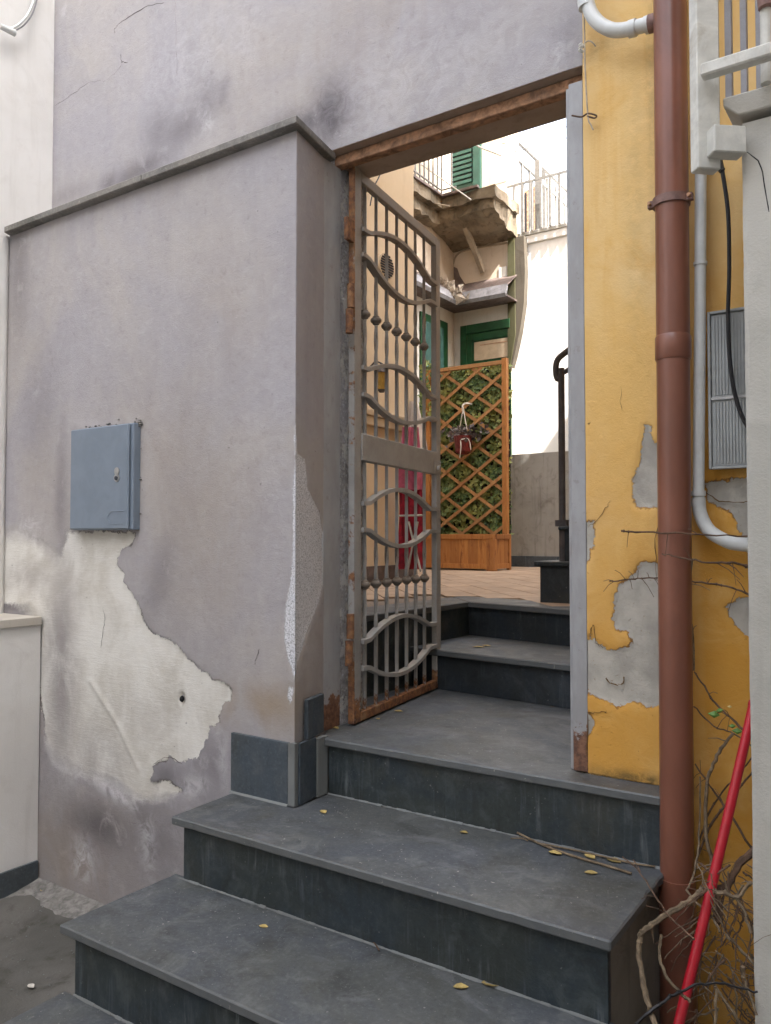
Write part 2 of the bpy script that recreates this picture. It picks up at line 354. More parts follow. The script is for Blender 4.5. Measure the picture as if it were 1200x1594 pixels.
# ------------------------------------------------------------------ mesh helper
def new_obj(name, verts, faces, mat, parent=None, local=False, smooth=False, bevel=0.0, attrs=None, base=None):
    v = np.array(verts, float).reshape(-1, 3)
    org = Vector((0, 0, 0))
    if not local:
        if parent is not None:
            org = parent.matrix_world.translation if parent.parent is None else None
            if org is None:
                org = Vector((0, 0, 0)); q = parent
                while q is not None: org = org + q.location; q = q.parent
            else: org = parent.location.copy()
        elif base is not None: org = Vector(base)
        else:
            org = Vector(((v[:, 0].min()+v[:, 0].max())/2, (v[:, 1].min()+v[:, 1].max())/2, v[:, 2].min()))
        v = v - np.array(org)
    me = bpy.data.meshes.new(name)
    me.from_pydata(v.tolist(), [], [list(f) for f in faces])
    if bevel > 0:
        bm = bmesh.new(); bm.from_mesh(me)
        es = [e for e in bm.edges if len(e.link_faces) == 2 and e.calc_face_angle(0) > .6]
        bmesh.ops.bevel(bm, geom=es, offset=bevel, segments=1, affect='EDGES', clamp_overlap=True)
        bm.to_mesh(me); bm.free()
    if attrs:
        for k, a in attrs.items():
            at_ = me.attributes.new(k, 'FLOAT', 'POINT'); at_.data.foreach_set('value', np.asarray(a, np.float32))
    me.materials.append(mat)
    if smooth:
        me.polygons.foreach_set('use_smooth', [True]*len(me.polygons))
        if len(me.polygons) < 6000:
            bm = bmesh.new(); bm.from_mesh(me)
            for e in bm.edges:
                if len(e.link_faces) == 2 and e.calc_face_angle(0) > .75: e.smooth = False
            bm.to_mesh(me); bm.free()
    me.update()
    o = bpy.data.objects.new(name, me); COL.objects.link(o)
    if parent is not None: o.parent = parent
    elif not local: o.location = org
    return o

class MB:
    def __init__(s): s.v = []; s.f = []
    def add(s, vs, fs):
        n = len(s.v); s.v += [tuple(map(float, q)) for q in vs]; s.f += [tuple(n+i for i in f) for f in fs]; return s
    def box(s, x0, x1, y0, y1, z0, z1, m=None):
        vs = [(x, y, z) for z in (z0, z1) for (x, y) in ((x0, y0), (x1, y0), (x1, y1), (x0, y1))]
        if m is not None: vs = [tuple(m @ Vector(q)) for q in vs]
        return s.add(vs, [(0, 3, 2, 1), (4, 5, 6, 7), (0, 1, 5, 4), (1, 2, 6, 5), (2, 3, 7, 6), (3, 0, 4, 7)])
    def prism(s, poly, z0, z1):
        """poly: XY outline, counter-clockwise"""
        n = len(poly); vs = [(x, y, z0) for x, y in poly]+[(x, y, z1) for x, y in poly]
        fs = [tuple(range(n-1, -1, -1)), tuple(range(n, 2*n))]+[(i, (i+1) % n, n+(i+1) % n, n+i) for i in range(n)]
        return s.add(vs, fs)
    def extr(s, poly, vec):
        """3-D outline pushed along vec"""
        n = len(poly); vs = [tuple(q) for q in poly]+[tuple(Vector(q)+Vector(vec)) for q in poly]
        fs = [tuple(range(n-1, -1, -1)), tuple(range(n, 2*n))]+[(i, (i+1) % n, n+(i+1) % n, n+i) for i in range(n)]
        return s.add(vs, fs)
    def beam(s, a, b, w, h, up=(0, 0, 1)):
        a = Vector(a); b = Vector(b); d = (b-a).normalized(); up = Vector(up)
        if abs(d.dot(up)) > .98: up = Vector((0, 1, 0))
        x = d.cross(up).normalized(); y = x.cross(d).normalized()
        vs = [a+x*i*w/2+y*j*h/2 for i, j in ((-1, -1), (1, -1), (1, 1), (-1, 1))]+[b+x*i*w/2+y*j*h/2 for i, j in ((-1, -1), (1, -1), (1, 1), (-1, 1))]
        return s.add(vs, [(0, 3, 2, 1), (4, 5, 6, 7), (0, 1, 5, 4), (1, 2, 6, 5), (2, 3, 7, 6), (3, 0, 4, 7)])
    def tube(s, pts, r, n=8, cap=True):
        pts = [Vector(q) for q in pts]; rs = r if isinstance(r, (list, tuple)) else [r]*len(pts)
        rings = []; prev = None
        for i, q in enumerate(pts):
            d = (pts[min(i+1, len(pts)-1)]-pts[max(i-1, 0)]).normalized()
            if prev is None:
                u = d.cross(Vector((0, 0, 1))); u = d.cross(Vector((0, 1, 0))) if u.length < .1 else u
            else: u = prev-d*prev.dot(d)
            u.normalize(); prev = u; w = d.cross(u)
            rings.append([q+(u*math.cos(2*math.pi*k/n)+w*math.sin(2*math.pi*k/n))*rs[i] for k in range(n)])
        vs = [p for rg in rings for p in rg]; fs = []
        for i in range(len(pts)-1):
            for k in range(n):
                a = i*n+k; b = i*n+(k+1) % n; fs.append((a, b, b+n, a+n))
        if cap: fs += [tuple(range(n-1, -1, -1)), tuple(range((len(pts)-1)*n, len(pts)*n))]
        return s.add(vs, fs)
    def lathe(s, prof, c, n=16):
        """prof: (radius, z) from bottom to top around vertical axis at c"""
        vs = []; fs = []
        for r, z in prof:
            for k in range(n): vs.append((c[0]+r*math.cos(2*math.pi*k/n), c[1]+r*math.sin(2*math.pi*k/n), c[2]+z))
        for i in range(len(prof)-1):
            for k in range(n): fs.append((i*n+k, i*n+(k+1) % n, (i+1)*n+(k+1) % n, (i+1)*n+k))
        fs += [tuple(range(n-1, -1, -1)), tuple(range((len(prof)-1)*n, len(prof)*n))]
        return s.add(vs, fs)
    def build(s, name, mat, parent=None, **k): return new_obj(name, s.v, s.f, mat, parent, **k)

def bez(pts, n=6):
    """Catmull-Rom through the points"""
    P = [Vector(q) for q in pts]; out = []
    for i in range(len(P)-1):
        a = P[max(i-1, 0)]; b = P[i]; c = P[i+1]; d = P[min(i+2, len(P)-1)]
        for k in range(n):
            t = k/n
            out.append(.5*((2*b)+(c-a)*t+(2*a-5*b+4*c-d)*t*t+(3*b-a-3*c+d)*t**3))
    out.append(P[-1]); return out

def tag(o, label=None, cat=None, group=None, kind=None):
    if label: o['label'] = label
    if cat: o['category'] = cat
    if group: o['group'] = group
    if kind: o['kind'] = kind
    return o
def thing(name, label, cat, loc=(0, 0, 0), group=None, rz=0.0):
    o = bpy.data.objects.new(name, None); COL.objects.link(o)
    o.location = loc; o.rotation_euler = (0, 0, rz); o.empty_display_size = .1
    return tag(o, label, cat, group)
def copy_part(o, parent, loc=None):
    c = o.copy(); COL.objects.link(c); c.parent = parent
    if loc is not None: c.location = loc
    return c
def struct(o): o['kind'] = 'structure'; return o

def wall_grid(name, path, z0, z1, res, mat, parent, fields=None, dis=None, keep=None, snap_u=(), snap_z=(), depth=None):
    """plaster face standing on the ground outline 'path', bent round its corners; res = cell size.
    fields(u, z) gives named wear maps, dis(u, z, maps) the relief along the normal."""
    P = [np.array(q, float) for q in path]; L = [0.0]
    for a, b in zip(P, P[1:]): L.append(L[-1]+float(np.linalg.norm(b-a)))
    us = sorted(set([round(q, 5) for q in list(np.linspace(0, L[-1], max(2, int(L[-1]/res)+1)))+L+list(snap_u)]))
    zs = sorted(set([round(q, 5) for q in list(np.linspace(z0, z1, max(2, int((z1-z0)/res)+1)))+list(snap_z)]))
    us = [u for i, u in enumerate(us) if i == 0 or u-us[i-1] > res*.12 or u in [round(q, 5) for q in list(L)+list(snap_u)]]
    zs = [u for i, u in enumerate(zs) if i == 0 or u-zs[i-1] > res*.12 or u in [round(q, 5) for q in list(snap_z)+[z1]]]
    us = np.array(us); zs = np.array(zs)
    X = np.zeros(len(us)); Y = np.zeros(len(us)); NX = np.zeros(len(us)); NY = np.zeros(len(us))
    for i, u in enumerate(us):
        k = min(max(0, np.searchsorted(L, u, side='right')-1), len(P)-2)
        d = (P[k+1]-P[k])/(L[k+1]-L[k]); q = P[k]+d*(u-L[k]); X[i], Y[i] = q
        n = np.array([d[1], -d[0]])
        for j in range(1, len(P)-1):
            if abs(u-L[j]) < 1e-4:
                d2 = (P[j]-P[j-1])/(L[j]-L[j-1]); n = n+np.array([d2[1], -d2[0]]); n /= np.linalg.norm(n)
        NX[i], NY[i] = n
    U, Z = np.meshgrid(us, zs, indexing='ij')
    F = fields(U, Z) if fields else {}
    D = dis(U, Z, F) if dis else np.zeros(U.shape)
    VX = X[:, None]+NX[:, None]*D; VY = Y[:, None]+NY[:, None]*D
    verts = np.stack([VX, VY, Z], -1).reshape(-1, 3)
    nz = len(zs); faces = []
    for i in range(len(us)-1):
        um = (us[i]+us[i+1])/2
        for j in range(nz-1):
            if keep and not keep(um, (zs[j]+zs[j+1])/2): continue
            a = i*nz+j; faces.append((a, a+nz, a+nz+1, a+1))
    at_ = {k: a.reshape(-1) for k, a in F.items()}
    return new_obj(name, verts, faces, mat, parent, smooth=True, attrs=at_)

def crack(parent, pts, Y, r=.0012, mat='crack'):
    P = bez([at(x, y, 'Y', Y) for x, y in pts], 5); k = len(P)
    P = [q+Vector((random.gauss(0, .0022), 0, random.gauss(0, .0022))) for q in P]
    return MB().tube(P, [r*random.uniform(.35, 1.3)*(1 if 0 < i < k-1 else .3) for i in range(k)], 5).build('crack', M[mat], parent)

# ================================================================== GROUND
gm = MB()
N = 40
xs = np.linspace(-60, 60, 3)
gm.add([(-80, -80, -.004), (80, -80, -.004), (80, 80, -.004), (-80, 80, -.004)], [(0, 1, 2, 3)])
gr = gm.build('ground', M['ground']); struct(gr)
# uneven concrete beside the steps
def flat_grid(name, x0, x1, y0, y1, res, zf, mat):
    nx = int((x1-x0)/res)+1; ny = int((y1-y0)/res)+1
    X, Y = np.meshgrid(np.linspace(x0, x1, nx), np.linspace(y0, y1, ny), indexing='ij')
    Zz = zf(X, Y); v = np.stack([X, Y, Zz], -1).reshape(-1, 3)
    f = [(i*ny+j, (i+1)*ny+j, (i+1)*ny+j+1, i*ny+j+1) for i in range(nx-1) for j in range(ny-1)]
    return new_obj(name, v, f, mat, smooth=True)
yd = flat_grid('alley_paving', -3.83, -2.0, .3, 2.225, .02, lambda x, y: .008+.012*fbm(x*3, y*3, 3)+.004*fbm(x*22, y*22, 5), M['ground']); struct(yd)
pit = flat_grid('soil_bed', -.66, .6, 1.0, 2.5, .02, lambda x, y: .05+.10*fbm(x*5, y*5, 9)+.03*fbm(x*25, y*25, 11), M['soil']); struct(pit)

dep = flat_grid('mortar_deposit', -3.44, -2.75, 2.02, 2.223, .01, lambda x, y: .004+.035*np.clip(1-(2.225-y)/np.clip(.05+.34*(fbm(x*6, y*6, 13)+.35)*np.clip(1-(x+3.44)/.75, 0, 1), .02, .4), -1, 1), M['filler']); tag(dep, 'pale lumpy mortar deposit along the wall foot in the alley corner', 'mortar', kind='stuff')

# ================================================================== LOWER PLASTER WALL (pilaster block left of the gate)
LX0 = -3.83; LY = 2.228; CX = -1.902; path = [(LX0, LY), (CX, LY), (-1.965, 2.5)]
U1 = CX-LX0
RL = math.hypot(-1.965-CX, 2.5-LY)
def lw(x, y):
    """photo point on the block -> (u, z) on its face"""
    if x <= 461:
        q = at(x, y, 'Y', LY); return (q[0]-LX0, q[2])
    # return face: solve along its slanted line
    d = _F + _R*((x-600)/FPX) - _U*((y-797)/FPX)
    a = np.array([CX, LY]); e = np.array([-1.965-CX, 2.5-LY]); e /= RL
    A = np.array([[d[0], -e[0]], [d[1], -e[1]]]); t, s = np.linalg.solve(A, a)
    return (U1+s, d[2]*t+EYE)
PEEL = [(106, 826), (150, 826), (211, 829), (203, 848), (186, 858), (181, 880), (193, 893), (190, 905), (212, 935), (222, 962), (238, 985), (262, 997),
        (276, 1006), (292, 1022), (312, 1040), (332, 1058), (347, 1063), (363, 1074), (361, 1088), (346, 1098), (341, 1126), (326, 1134), (322, 1152),
        (307, 1180), (284, 1190), (270, 1186), (262, 1177), (258, 1190), (246, 1186), (236, 1192), (238, 1202), (233, 1215), (243, 1219), (255, 1213), (263, 1215), (270, 1224), (282, 1229), (272, 1242), (236, 1250), (206, 1240), (182, 1222),
        (150, 1214), (108, 1202), (84, 1188), (70, 1150), (60, 1050), (40, 948), (0, 940), (0, 828), (24, 822), (48, 834), (70, 846), (92, 862)]
ROUGH = [(460, 656), (464, 705), (476, 715), (480, 760), (497, 795), (507, 850), (504, 905), (495, 945), (478, 985), (466, 1028), (457, 1056), (448, 1030),
         (441, 992), (443, 950), (452, 900), (455, 850), (455, 760), (459, 712), (457, 680)]
ROUGH2 = [(450, 1066), (457, 1072), (452, 1100), (446, 1082)]
def lw_blob(x, y, sx, sy, a, rot=0):
    u, z = lw(x, y); return (u, z, sx, sy, a, rot)
def seg(u, z, pts, w):
    m = np.zeros(u.shape)
    for a, b in zip(pts, pts[1:]):
        a = np.array(a); b = np.array(b); e = b-a
        t = np.clip(((u-a[0])*e[0]+(z-a[1])*e[1])/(e@e), 0, 1)
        d = np.hypot(u-a[0]-e[0]*t, z-a[1]-e[1]*t); m = np.maximum(m, np.clip(1-d/w, 0, 1))
    return m
def lw_fields(u, z):
    F = {}
    F['peel'] = sdf(u, z, [lw(*p) for p in PEEL]) + .012*fbm(u*14, z*14, 2)
    F['rough'] = np.maximum(sdf(u, z, [lw(*p) for p in ROUGH]), sdf(u, z, [lw(*p) for p in ROUGH2]))
    low = np.clip((1.05-z)/.45, 0, 1)
    F['dark'] = np.clip(blobs(u, z, [lw_blob(30, 400, .10, .45, .5), lw_blob(60, 640, .14, .35, .28), lw_blob(300, 265, .25, .05, .32, 8), lw_blob(250, 900, .09, .22, .40, -20),
                             lw_blob(225, 990, .10, .2, .3), lw_blob(155, 1285, .22, .10, .60), lw_blob(230, 1300, .2, .14, .4), lw_blob(330, 1190, .10, .10, .35), lw_blob(260, 1210, .08, .05, .4), lw_blob(30, 945, .25, .03, .8),
                             lw_blob(95, 760, .05, .3, .4), lw_blob(300, 800, .3, .5, .12), lw_blob(490, 420, .05, .5, .10), (U1+.10, 2.4, .04, .5, .12, 0)]) + .22*low, 0, 1)
    F['pale'] = blobs(u, z, [lw_blob(130, 1340, .07, .09, .85), lw_blob(230, 1310, .05, .15, .6, 10), lw_blob(300, 1225, .09, .04, .75, 20), lw_blob(45, 830, .10, .08, .8), lw_blob(345, 1170, .03, .16, .5, 10),
                             lw_blob(80, 890, .2, .08, .5), lw_blob(180, 1235, .2, .03, .9, -12), lw_blob(110, 1195, .1, .08, .5), lw_blob(470, 1000, .12, .1, .25), lw_blob(420, 700, .15, .5, .16)])
    F['warm'] = blobs(u, z, [lw_blob(410, 1100, .22, .09, .95, 8), lw_blob(330, 820, .35, .35, .35), lw_blob(250, 700, .4, .25, .25), lw_blob(280, 245, .8, .05, .5, 0),
                             lw_blob(60, 1000, .1, .6, .5), lw_blob(100, 1340, .5, .25, .55), (U1+.12, 1.1, .2, .22, .25, 0), lw_blob(370, 480, .3, .3, .2)])
    F['soft'] = np.clip(blobs(u, z, [lw_blob(30, 825, .30, .12, 1), lw_blob(75, 870, .1, .1, 1), lw_blob(90, 1190, .25, .10, 1), lw_blob(170, 1225, .22, .06, 1, -12), lw_blob(60, 960, .2, .1, 1), lw_blob(255, 1245, .12, .04, .7)]), 0, 1)
    F['grime'] = blobs(u, z, [lw_blob(95, 1050, .12, .55, .95), lw_blob(150, 1180, .22, .16, .55, -15), lw_blob(40, 900, .3, .08, .5), lw_blob(230, 1120, .3, .12, .22), lw_blob(100, 990, .05, .12, .6)])
    return F
def lw_dis(u, z, F):
    d = .004*fbm(u*2.2, z*2.2, 21)+.0022*fbm(u*9, z*9, 22)
    d = d-.0035/(1+np.exp(-F['peel']/.0035))-.004/(1+np.exp(-F['rough']/.003))
    d += np.where(F['rough'] > 0, .003*fbm(u*70, z*70, 25), 0)
    hu, hz = lw(282, 1088); d -= .03*np.exp(-((u-hu)/.011)**2-((z-hz)/.015)**2)
    ru = [lw(170, 1120), lw(214, 1196)]                       # a trowel ridge
    d += .006*seg(u, z, [lw(140, 1060), lw(184, 1130), lw(214, 1196)], .018)
    d += .004*np.clip(fbm(u*6, z*3, 30), 0, 1)*np.clip((1.2-z)*2, 0, 1)*2
    bu, bz = lw(160, 740); ring = np.exp(-((np.maximum(np.abs(u-bu)-.19, np.abs(z-bz)-.225))/.03)**2)
    d += ring*.012*np.clip(fbm(u*16, z*16, 31)+.15, 0, 1)
    return d
lower = thing('plaster_wall', 'peeling lilac grey plaster wall block with stone coping left of the iron gate', 'wall', (-2.86, LY, 0))
wall_grid('plaster_face', path, 0.0, 3.096, .0105, M['grey'], lower, lw_fields, lw_dis)
MB().prism([(LX0, LY+.012), (CX-.012, LY+.012), (-1.977, 2.5), (-1.977, 2.52), (LX0, 2.52)], 0, 3.09).build('wall_core', M['grey'], lower)
for P in ([(160, 945), (163, 965), (160, 985), (157, 1008)], [(404, 1010), (400, 1020), (396, 1034)], [(238, 1190), (262, 1178), (284, 1190)], [(200, 1278), (222, 1284)]): crack(lower, P, LY-.002)
hq = at(282, 1088, 'Y', LY-.004)
MB().lathe([(.004, -.012), (.009, -.006), (.010, 0), (.008, .008), (.003, .012)], (hq[0], hq[1]+.004, hq[2]), 9).build('hole_shade', M['dark'], lower)  # dark plug in the dent, its colour standing in for the shade inside
# coping: two lengths of stone and a short return
cp = thing('wall_coping', 'thin stone coping ledge running along top of the grey plaster block', 'coping', (-2.8, 2.3, 3.096))
MB().prism([(-3.738, 2.185), (-2.72, 2.185), (-2.72, 2.499), (-3.80, 2.499), (-3.80, 2.31)], 3.097, 3.126).build('coping_stone', M['coping'], cp, bevel=.003)
MB().prism([(-2.717, 2.186), (-1.868, 2.186), (-1.930, 2.499), (-2.717, 2.499)], 3.097, 3.126).build('coping_stone', M['coping'], cp, bevel=.003)
# slate plinth tiles at the foot of the block
pl = thing('slate_plinth', 'blue grey slate skirting tiles wrapping the wall corner beside third step', 'plinth', (-2.0, 2.21, .645))
MB().box(-2.202, -1.921, 2.212, 2.2275, .647, .867).build('tile', M['tileslate'], pl, bevel=.0015)
MB().prism([(-1.919, 2.2125), (-1.888, 2.2125), (-1.889, 2.232), (-1.903, 2.232)], .647, .868).build('joint', M['mortar'], pl)
MB().prism([(-1.8895, 2.2335), (-1.880, 2.2335), (-1.896, 2.345), (-1.912, 2.345)], .647, .866).build('tile', M['tileslate'], pl, bevel=.0012)
MB().prism([(-1.904, 2.346), (-1.888, 2.346), (-1.888, 2.402), (-1.925, 2.402)], .647, .860).build('joint', M['mortar'], pl)
MB().prism([(-1.905, 2.285), (-1.886, 2.285), (-1.916, 2.415), (-1.935, 2.415)], .869, 1.012).build('tile', M['tileslate'], pl, bevel=.0015)

# ================================================================== UPPER WALL OVER THE GATE
UX0 = -3.895; UX1 = -.915; WZ0 = 3.055
upw = thing('upper_wall', 'tall grey plaster wall above the gateway and the stone coping', 'wall', (-2.4, 2.5, 3.1))
def uw(x, y): q = at(x, y, 'Y', 2.5); return (q[0]-UX0, q[2])
def uwb(x, y, sx, sy, a, rot=0): u, z = uw(x, y); return (u, z, sx, sy, a, rot)
def uw_fields(u, z):
    F = {'peel': np.full(u.shape, -1.0), 'rough': np.full(u.shape, -1.0), 'grime': np.zeros(u.shape)}
    F['dark'] = blobs(u, z, [uwb(512, 178, .11, .14, 1.0), uwb(480, 190, .16, .07, .9, -8), uwb(455, 196, .16, .06, .6, -8), uwb(395, 222, .2, .035, .75, 0), uwb(320, 160, .10, .12, .42, 20), uwb(285, 200, .22, .09, .5, 10), uwb(215, 268, .25, .07, .65, 8), uwb(170, 285, .08, .06, .6),
                             uwb(885, 60, .05, .12, .38), uwb(345, 150, .04, .10, .38, -20), uwb(80, 150, .05, .7, .3), uwb(100, 305, .25, .05, .3), uwb(250, 205, .12, .12, .4, 30), uwb(700, 95, .5, .25, .05)])
    F['pale'] = blobs(u, z, [uwb(300, 90, .35, .2, .25), uwb(320, 190, .05, .08, .45, 20), uwb(650, 120, .5, .2, .30), uwb(380, 60, .12, .18, .25), uwb(100, 15, .02, .03, .8), uwb(870, 85, .03, .06, .5)])
    F['warm'] = blobs(u, z, [uwb(560, 60, .5, .3, .30), uwb(400, 100, .3, .3, .18), uwb(330, 260, .5, .05, .3)])
    return F
def uw_dis(u, z, F): return .004*fbm(u*2, z*2, 41)+.002*fbm(u*8, z*8, 42)
dz = 3.145
wall_grid('plaster_face', [(UX0, 2.5), (UX1, 2.5)], WZ0, 5.6, .018, M['grey'], upw, uw_fields, uw_dis,
          keep=lambda u, z: not (u > -1.968-UX0 and z < dz), snap_u=(-1.968-UX0,), snap_z=(dz,))
MB().box(UX0, -1.97, 2.52, 2.74, 0, 5.6).box(-1.9685, UX1, 2.51, 2.74, 3.149, 5.6).build('wall_core', M['grey'], upw)
MB().box(-1.9675, -.917, 2.503, 2.739, 3.1435, 3.1485).build('soffit', M['soffit'], upw)
for P, r in (([(178, 52), (180, 42), (200, 27), (225, 12), (255, 3)], .0014), ([(85, 165), (110, 148), (135, 131), (155, 125), (166, 129)], .0009), ([(160, 128), (175, 118), (190, 100)], .0006), ([(188, 84), (190, 96), (199, 97)], .0022),
             ([(272, 0), (274, 60), (276, 120)], .0006)):
    crack(upw, P, 2.4995, r)
# wall return seen through the gate (inner reveal of the gateway)
wall_grid('plaster_reveal', [(-2.10, 2.741), (-2.10, 2.93)], .86, 4.2, .03, M['grey'], upw, lambda u, z: {'peel': u*0-1, 'rough': u*0-1, 'grime': u*0, 'dark': .25+u*0, 'pale': u*0, 'warm': u*0+.1})
MB().box(-2.6, -2.104, 2.741, 2.93, .86, 4.2).build('wall_end', M['grey'], upw)

# ================================================================== WHITE WALL AT LEFT
ww = thing('white_wall', 'tall whitewashed house wall at far left edge of the alley', 'wall', (-3.86, .6, 0))
def ww_f(u, z): return {}
wall_grid('plaster_face', [(-3.826, -2.4), (-3.826, 2.62)], 3.06, 5.6, .03, M['white'], ww, None, lambda u, z, F: .006*fbm(u*2.5, z*2.5, 51)+.003*fbm(u*11, z*11, 52))
MB().box(-3.839, -3.768, -2.4, 2.19, 3.04, 3.098).build('plaster_ledge', M['white'], ww, bevel=.01)
wall_grid('plaster_face', [(-3.775, -2.4), (-3.752, 2.215), (-3.826, 2.30), (-3.826, 2.62)], -.01, 3.09, .03, M['white'], ww, None, lambda u, z, F: .006*fbm(u*2.5, z*2.5, 51)+.003*fbm(u*11, z*11, 52))
MB().box(-4.2, -3.84, -2.4, 2.62, -.01, 5.6).build('wall_core', M['white'], ww)
# low wall in front of it
lo = thing('low_wall', 'low whitewashed wall with flat stone cap at the left edge', 'wall', (-3.62, 1.3, 0))
def lo_d(u, z, F): return .005*fbm(u*3, z*3, 61)+.002*fbm(u*14, z*14, 62)
wall_grid('plaster_face', [(-3.447, .2), (-3.447, 2.224)], .0, 1.196, .02, M['white'], lo, None, lo_d)
MB().box(-3.75, -3.46, .2, 2.21, 0, 1.195).build('wall_core', M['white'], lo)
MB().box(-3.748, -3.432, .2, 1.25, 1.197, 1.236).build('cap_stone', M['capstone'], lo, bevel=.003)
MB().box(-3.748, -3.432, 1.254, 2.222, 1.197, 1.236).build('cap_stone', M['capstone'], lo, bevel=.003)
for a, b in ((.2, 1.1), (1.104, 1.62), (1.624, 2.218)):
    MB().box(-3.4435, -3.430, a, b, .002, .118).build('skirting_tile', M['tileslate'], lo, bevel=.0015)
# small cable and grip high on the white wall
cb = thing('cable_clip', 'short grey cable with a round plastic clip high on white wall', 'cable', at(15, 45, 'X', -3.81))
p0 = at(12, 48, 'X', -3.80)
MB().tube([Vector(p0)+Vector((0.012, -.05, -.006)), Vector(p0)+Vector((.012, .03, 0))], [.013, .018], 10).build('clip', M['pvc'], cb, smooth=True)
MB().tube(bez([at(15, 46, 'X', -3.79), at(30, 38, 'X', -3.78), at(45, 20, 'X', -3.78), at(55, -10, 'X', -3.79), at(60, -60, 'X', -3.8)]), .007, 6).build('cable', M['pvc'], cb, smooth=True)
MB().tube(bez([at(15, 50, 'X', -3.79), at(34, 42, 'X', -3.79), at(50, 22, 'X', -3.79), at(60, -10, 'X', -3.80)]), .004, 6).build('cable', M['lead'], cb, smooth=True)

# ================================================================== LOWER SLATE STAIR
st = thing('slate_stair', 'dark slate steps climbing to the open iron gate', 'steps', (-1.4, 1.6, 0))
def slab(name, poly, z, th, mat, parent, bev=.0045):
    """stone slab whose sawn edges are slightly worn and chipped"""
    out = []; n = len(poly)
    for i in range(n):
        a = Vector((*poly[i], 0)); b = Vector((*poly[(i+1) % n], 0)); L = (b-a).length; k = max(1, int(L/.035)); e = (b-a)/L; nr = Vector((-e.y, e.x, 0))
        for j in range(k):
            d = 0 if j == 0 else abs(random.gauss(0, .0007))+(random.uniform(.002, .005) if random.random() < .035 else 0)
            q = a+e*(L*j/k)+nr*d; out.append((q.x, q.y))
    return MB().prism(out, z-th, z).build(name, mat, parent, bevel=bev)
TH = .028
slab('tread', [(-2.215, 1.06), (-.64, 1.06), (-.64, 1.527), (-2.215, 1.527)], .222, TH, M['slate'], st)
slab('tread', [(-2.212, 1.502), (-.640, 1.502), (-.640, 1.957), (-2.178, 1.957), (-2.212, 1.957)], .430, TH, M['slate'], st)
slab('tread', [(-2.182, 1.908), (-.648, 1.908), (-.648, 2.403), (-1.888, 2.403), (-1.888, 2.213), (-2.192, 2.213)], .645, TH, M['slate'], st)
slab('tread', [(-1.886, 2.380), (-.652, 2.384), (-.652, 2.497), (-.952, 2.497), (-.985, 2.9), (-.985, 3.44), (-2.2, 3.52), (-2.2, 2.742), (-1.975, 2.742), (-1.966, 2.497), (-1.925, 2.430)], .855, TH, M['slate'], st)
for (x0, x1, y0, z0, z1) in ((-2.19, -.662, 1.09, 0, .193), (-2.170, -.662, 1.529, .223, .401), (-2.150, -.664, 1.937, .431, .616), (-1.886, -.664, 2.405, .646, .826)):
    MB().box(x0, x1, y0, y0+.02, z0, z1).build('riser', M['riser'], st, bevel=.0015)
sd = MB()
for (y0, y1, zt, xl) in ((1.111, 1.55, .193, -2.18), (1.551, 1.957, .401, -2.16), (1.959, 2.425, .616, -2.14), (2.427, 2.497, .826, -1.9)):
    sd.box(xl, -.668, y0, y1, -.02, zt)
sd.build('step_core', M['stepside'], st)
MB().box(-2.2, -.915, 2.5, 3.5, 0, .826).build('landing_core', M['stepside'], st)
# pale mortar beads in the inside corners of the steps
for (x0, x1, y, z) in ((-2.17, -.66, 1.9355, .4305), (-1.886, -.66, 2.4035, .6455), (-2.17, -.66, 1.5275, .2225)):
    m = MB(); k = 60
    for i in range(k):
        a = x0+(x1-x0)*i/k; b = x0+(x1-x0)*(i+1)/k; w = .003+.006*random.random()
        m.add([(a, y-w, z), (b, y-w*1.1, z), (b, y, z+w*.6), (a, y, z+w*.6)], [(0, 1, 2, 3)])
    m.build('mortar_bead', M['mortar'], st)
MB().extr([(-2.202, 2.2115, .6455), (-2.202, 2.203, .6455), (-2.202, 2.2115, .652)], (.285, 0, 0)).build('mortar_bead', M['mortar'], st)

# ================================================================== YELLOW WALL
YX0 = -.916
yw = thing('yellow_wall', 'yellow ochre plaster wall with peeling patches right of the gateway', 'wall', (0, 2.5, 0))
def yp(x, y): q = at(x, y, 'Y', 2.5); return (q[0]-YX0, q[2])
YP = [[(1003, 658), (1013, 664), (1016, 690), (1030, 686), (1030, 785), (1012, 792), (990, 790), (982, 765), (988, 735), (997, 705), (1000, 680)],
      [(990, 884), (1000, 874), (1018, 876), (1040, 885), (1040, 1096), (1010, 1102), (985, 1092), (962, 1100), (938, 1090), (914, 1078), (908, 1050), (910, 1000), (920, 984), (926, 1000), (940, 1006), (952, 1012), (972, 1008), (984, 998), (976, 986), (958, 980), (952, 960), (956, 930), (964, 908), (978, 900)],
      [(1094, 752), (1180, 740), (1180, 905), (1160, 850), (1140, 800), (1100, 778)],
      [(1128, 945), (1150, 930), (1180, 925), (1180, 995), (1158, 992), (1142, 970)],
      [(905, 812), (924, 812), (924, 845), (915, 872), (905, 880)],
      [(1024, 1058), (1034, 1040), (1040, 1070), (1032, 1110)], [(905, 1105), (921, 1112), (926, 1130), (914, 1146), (905, 1140)]]
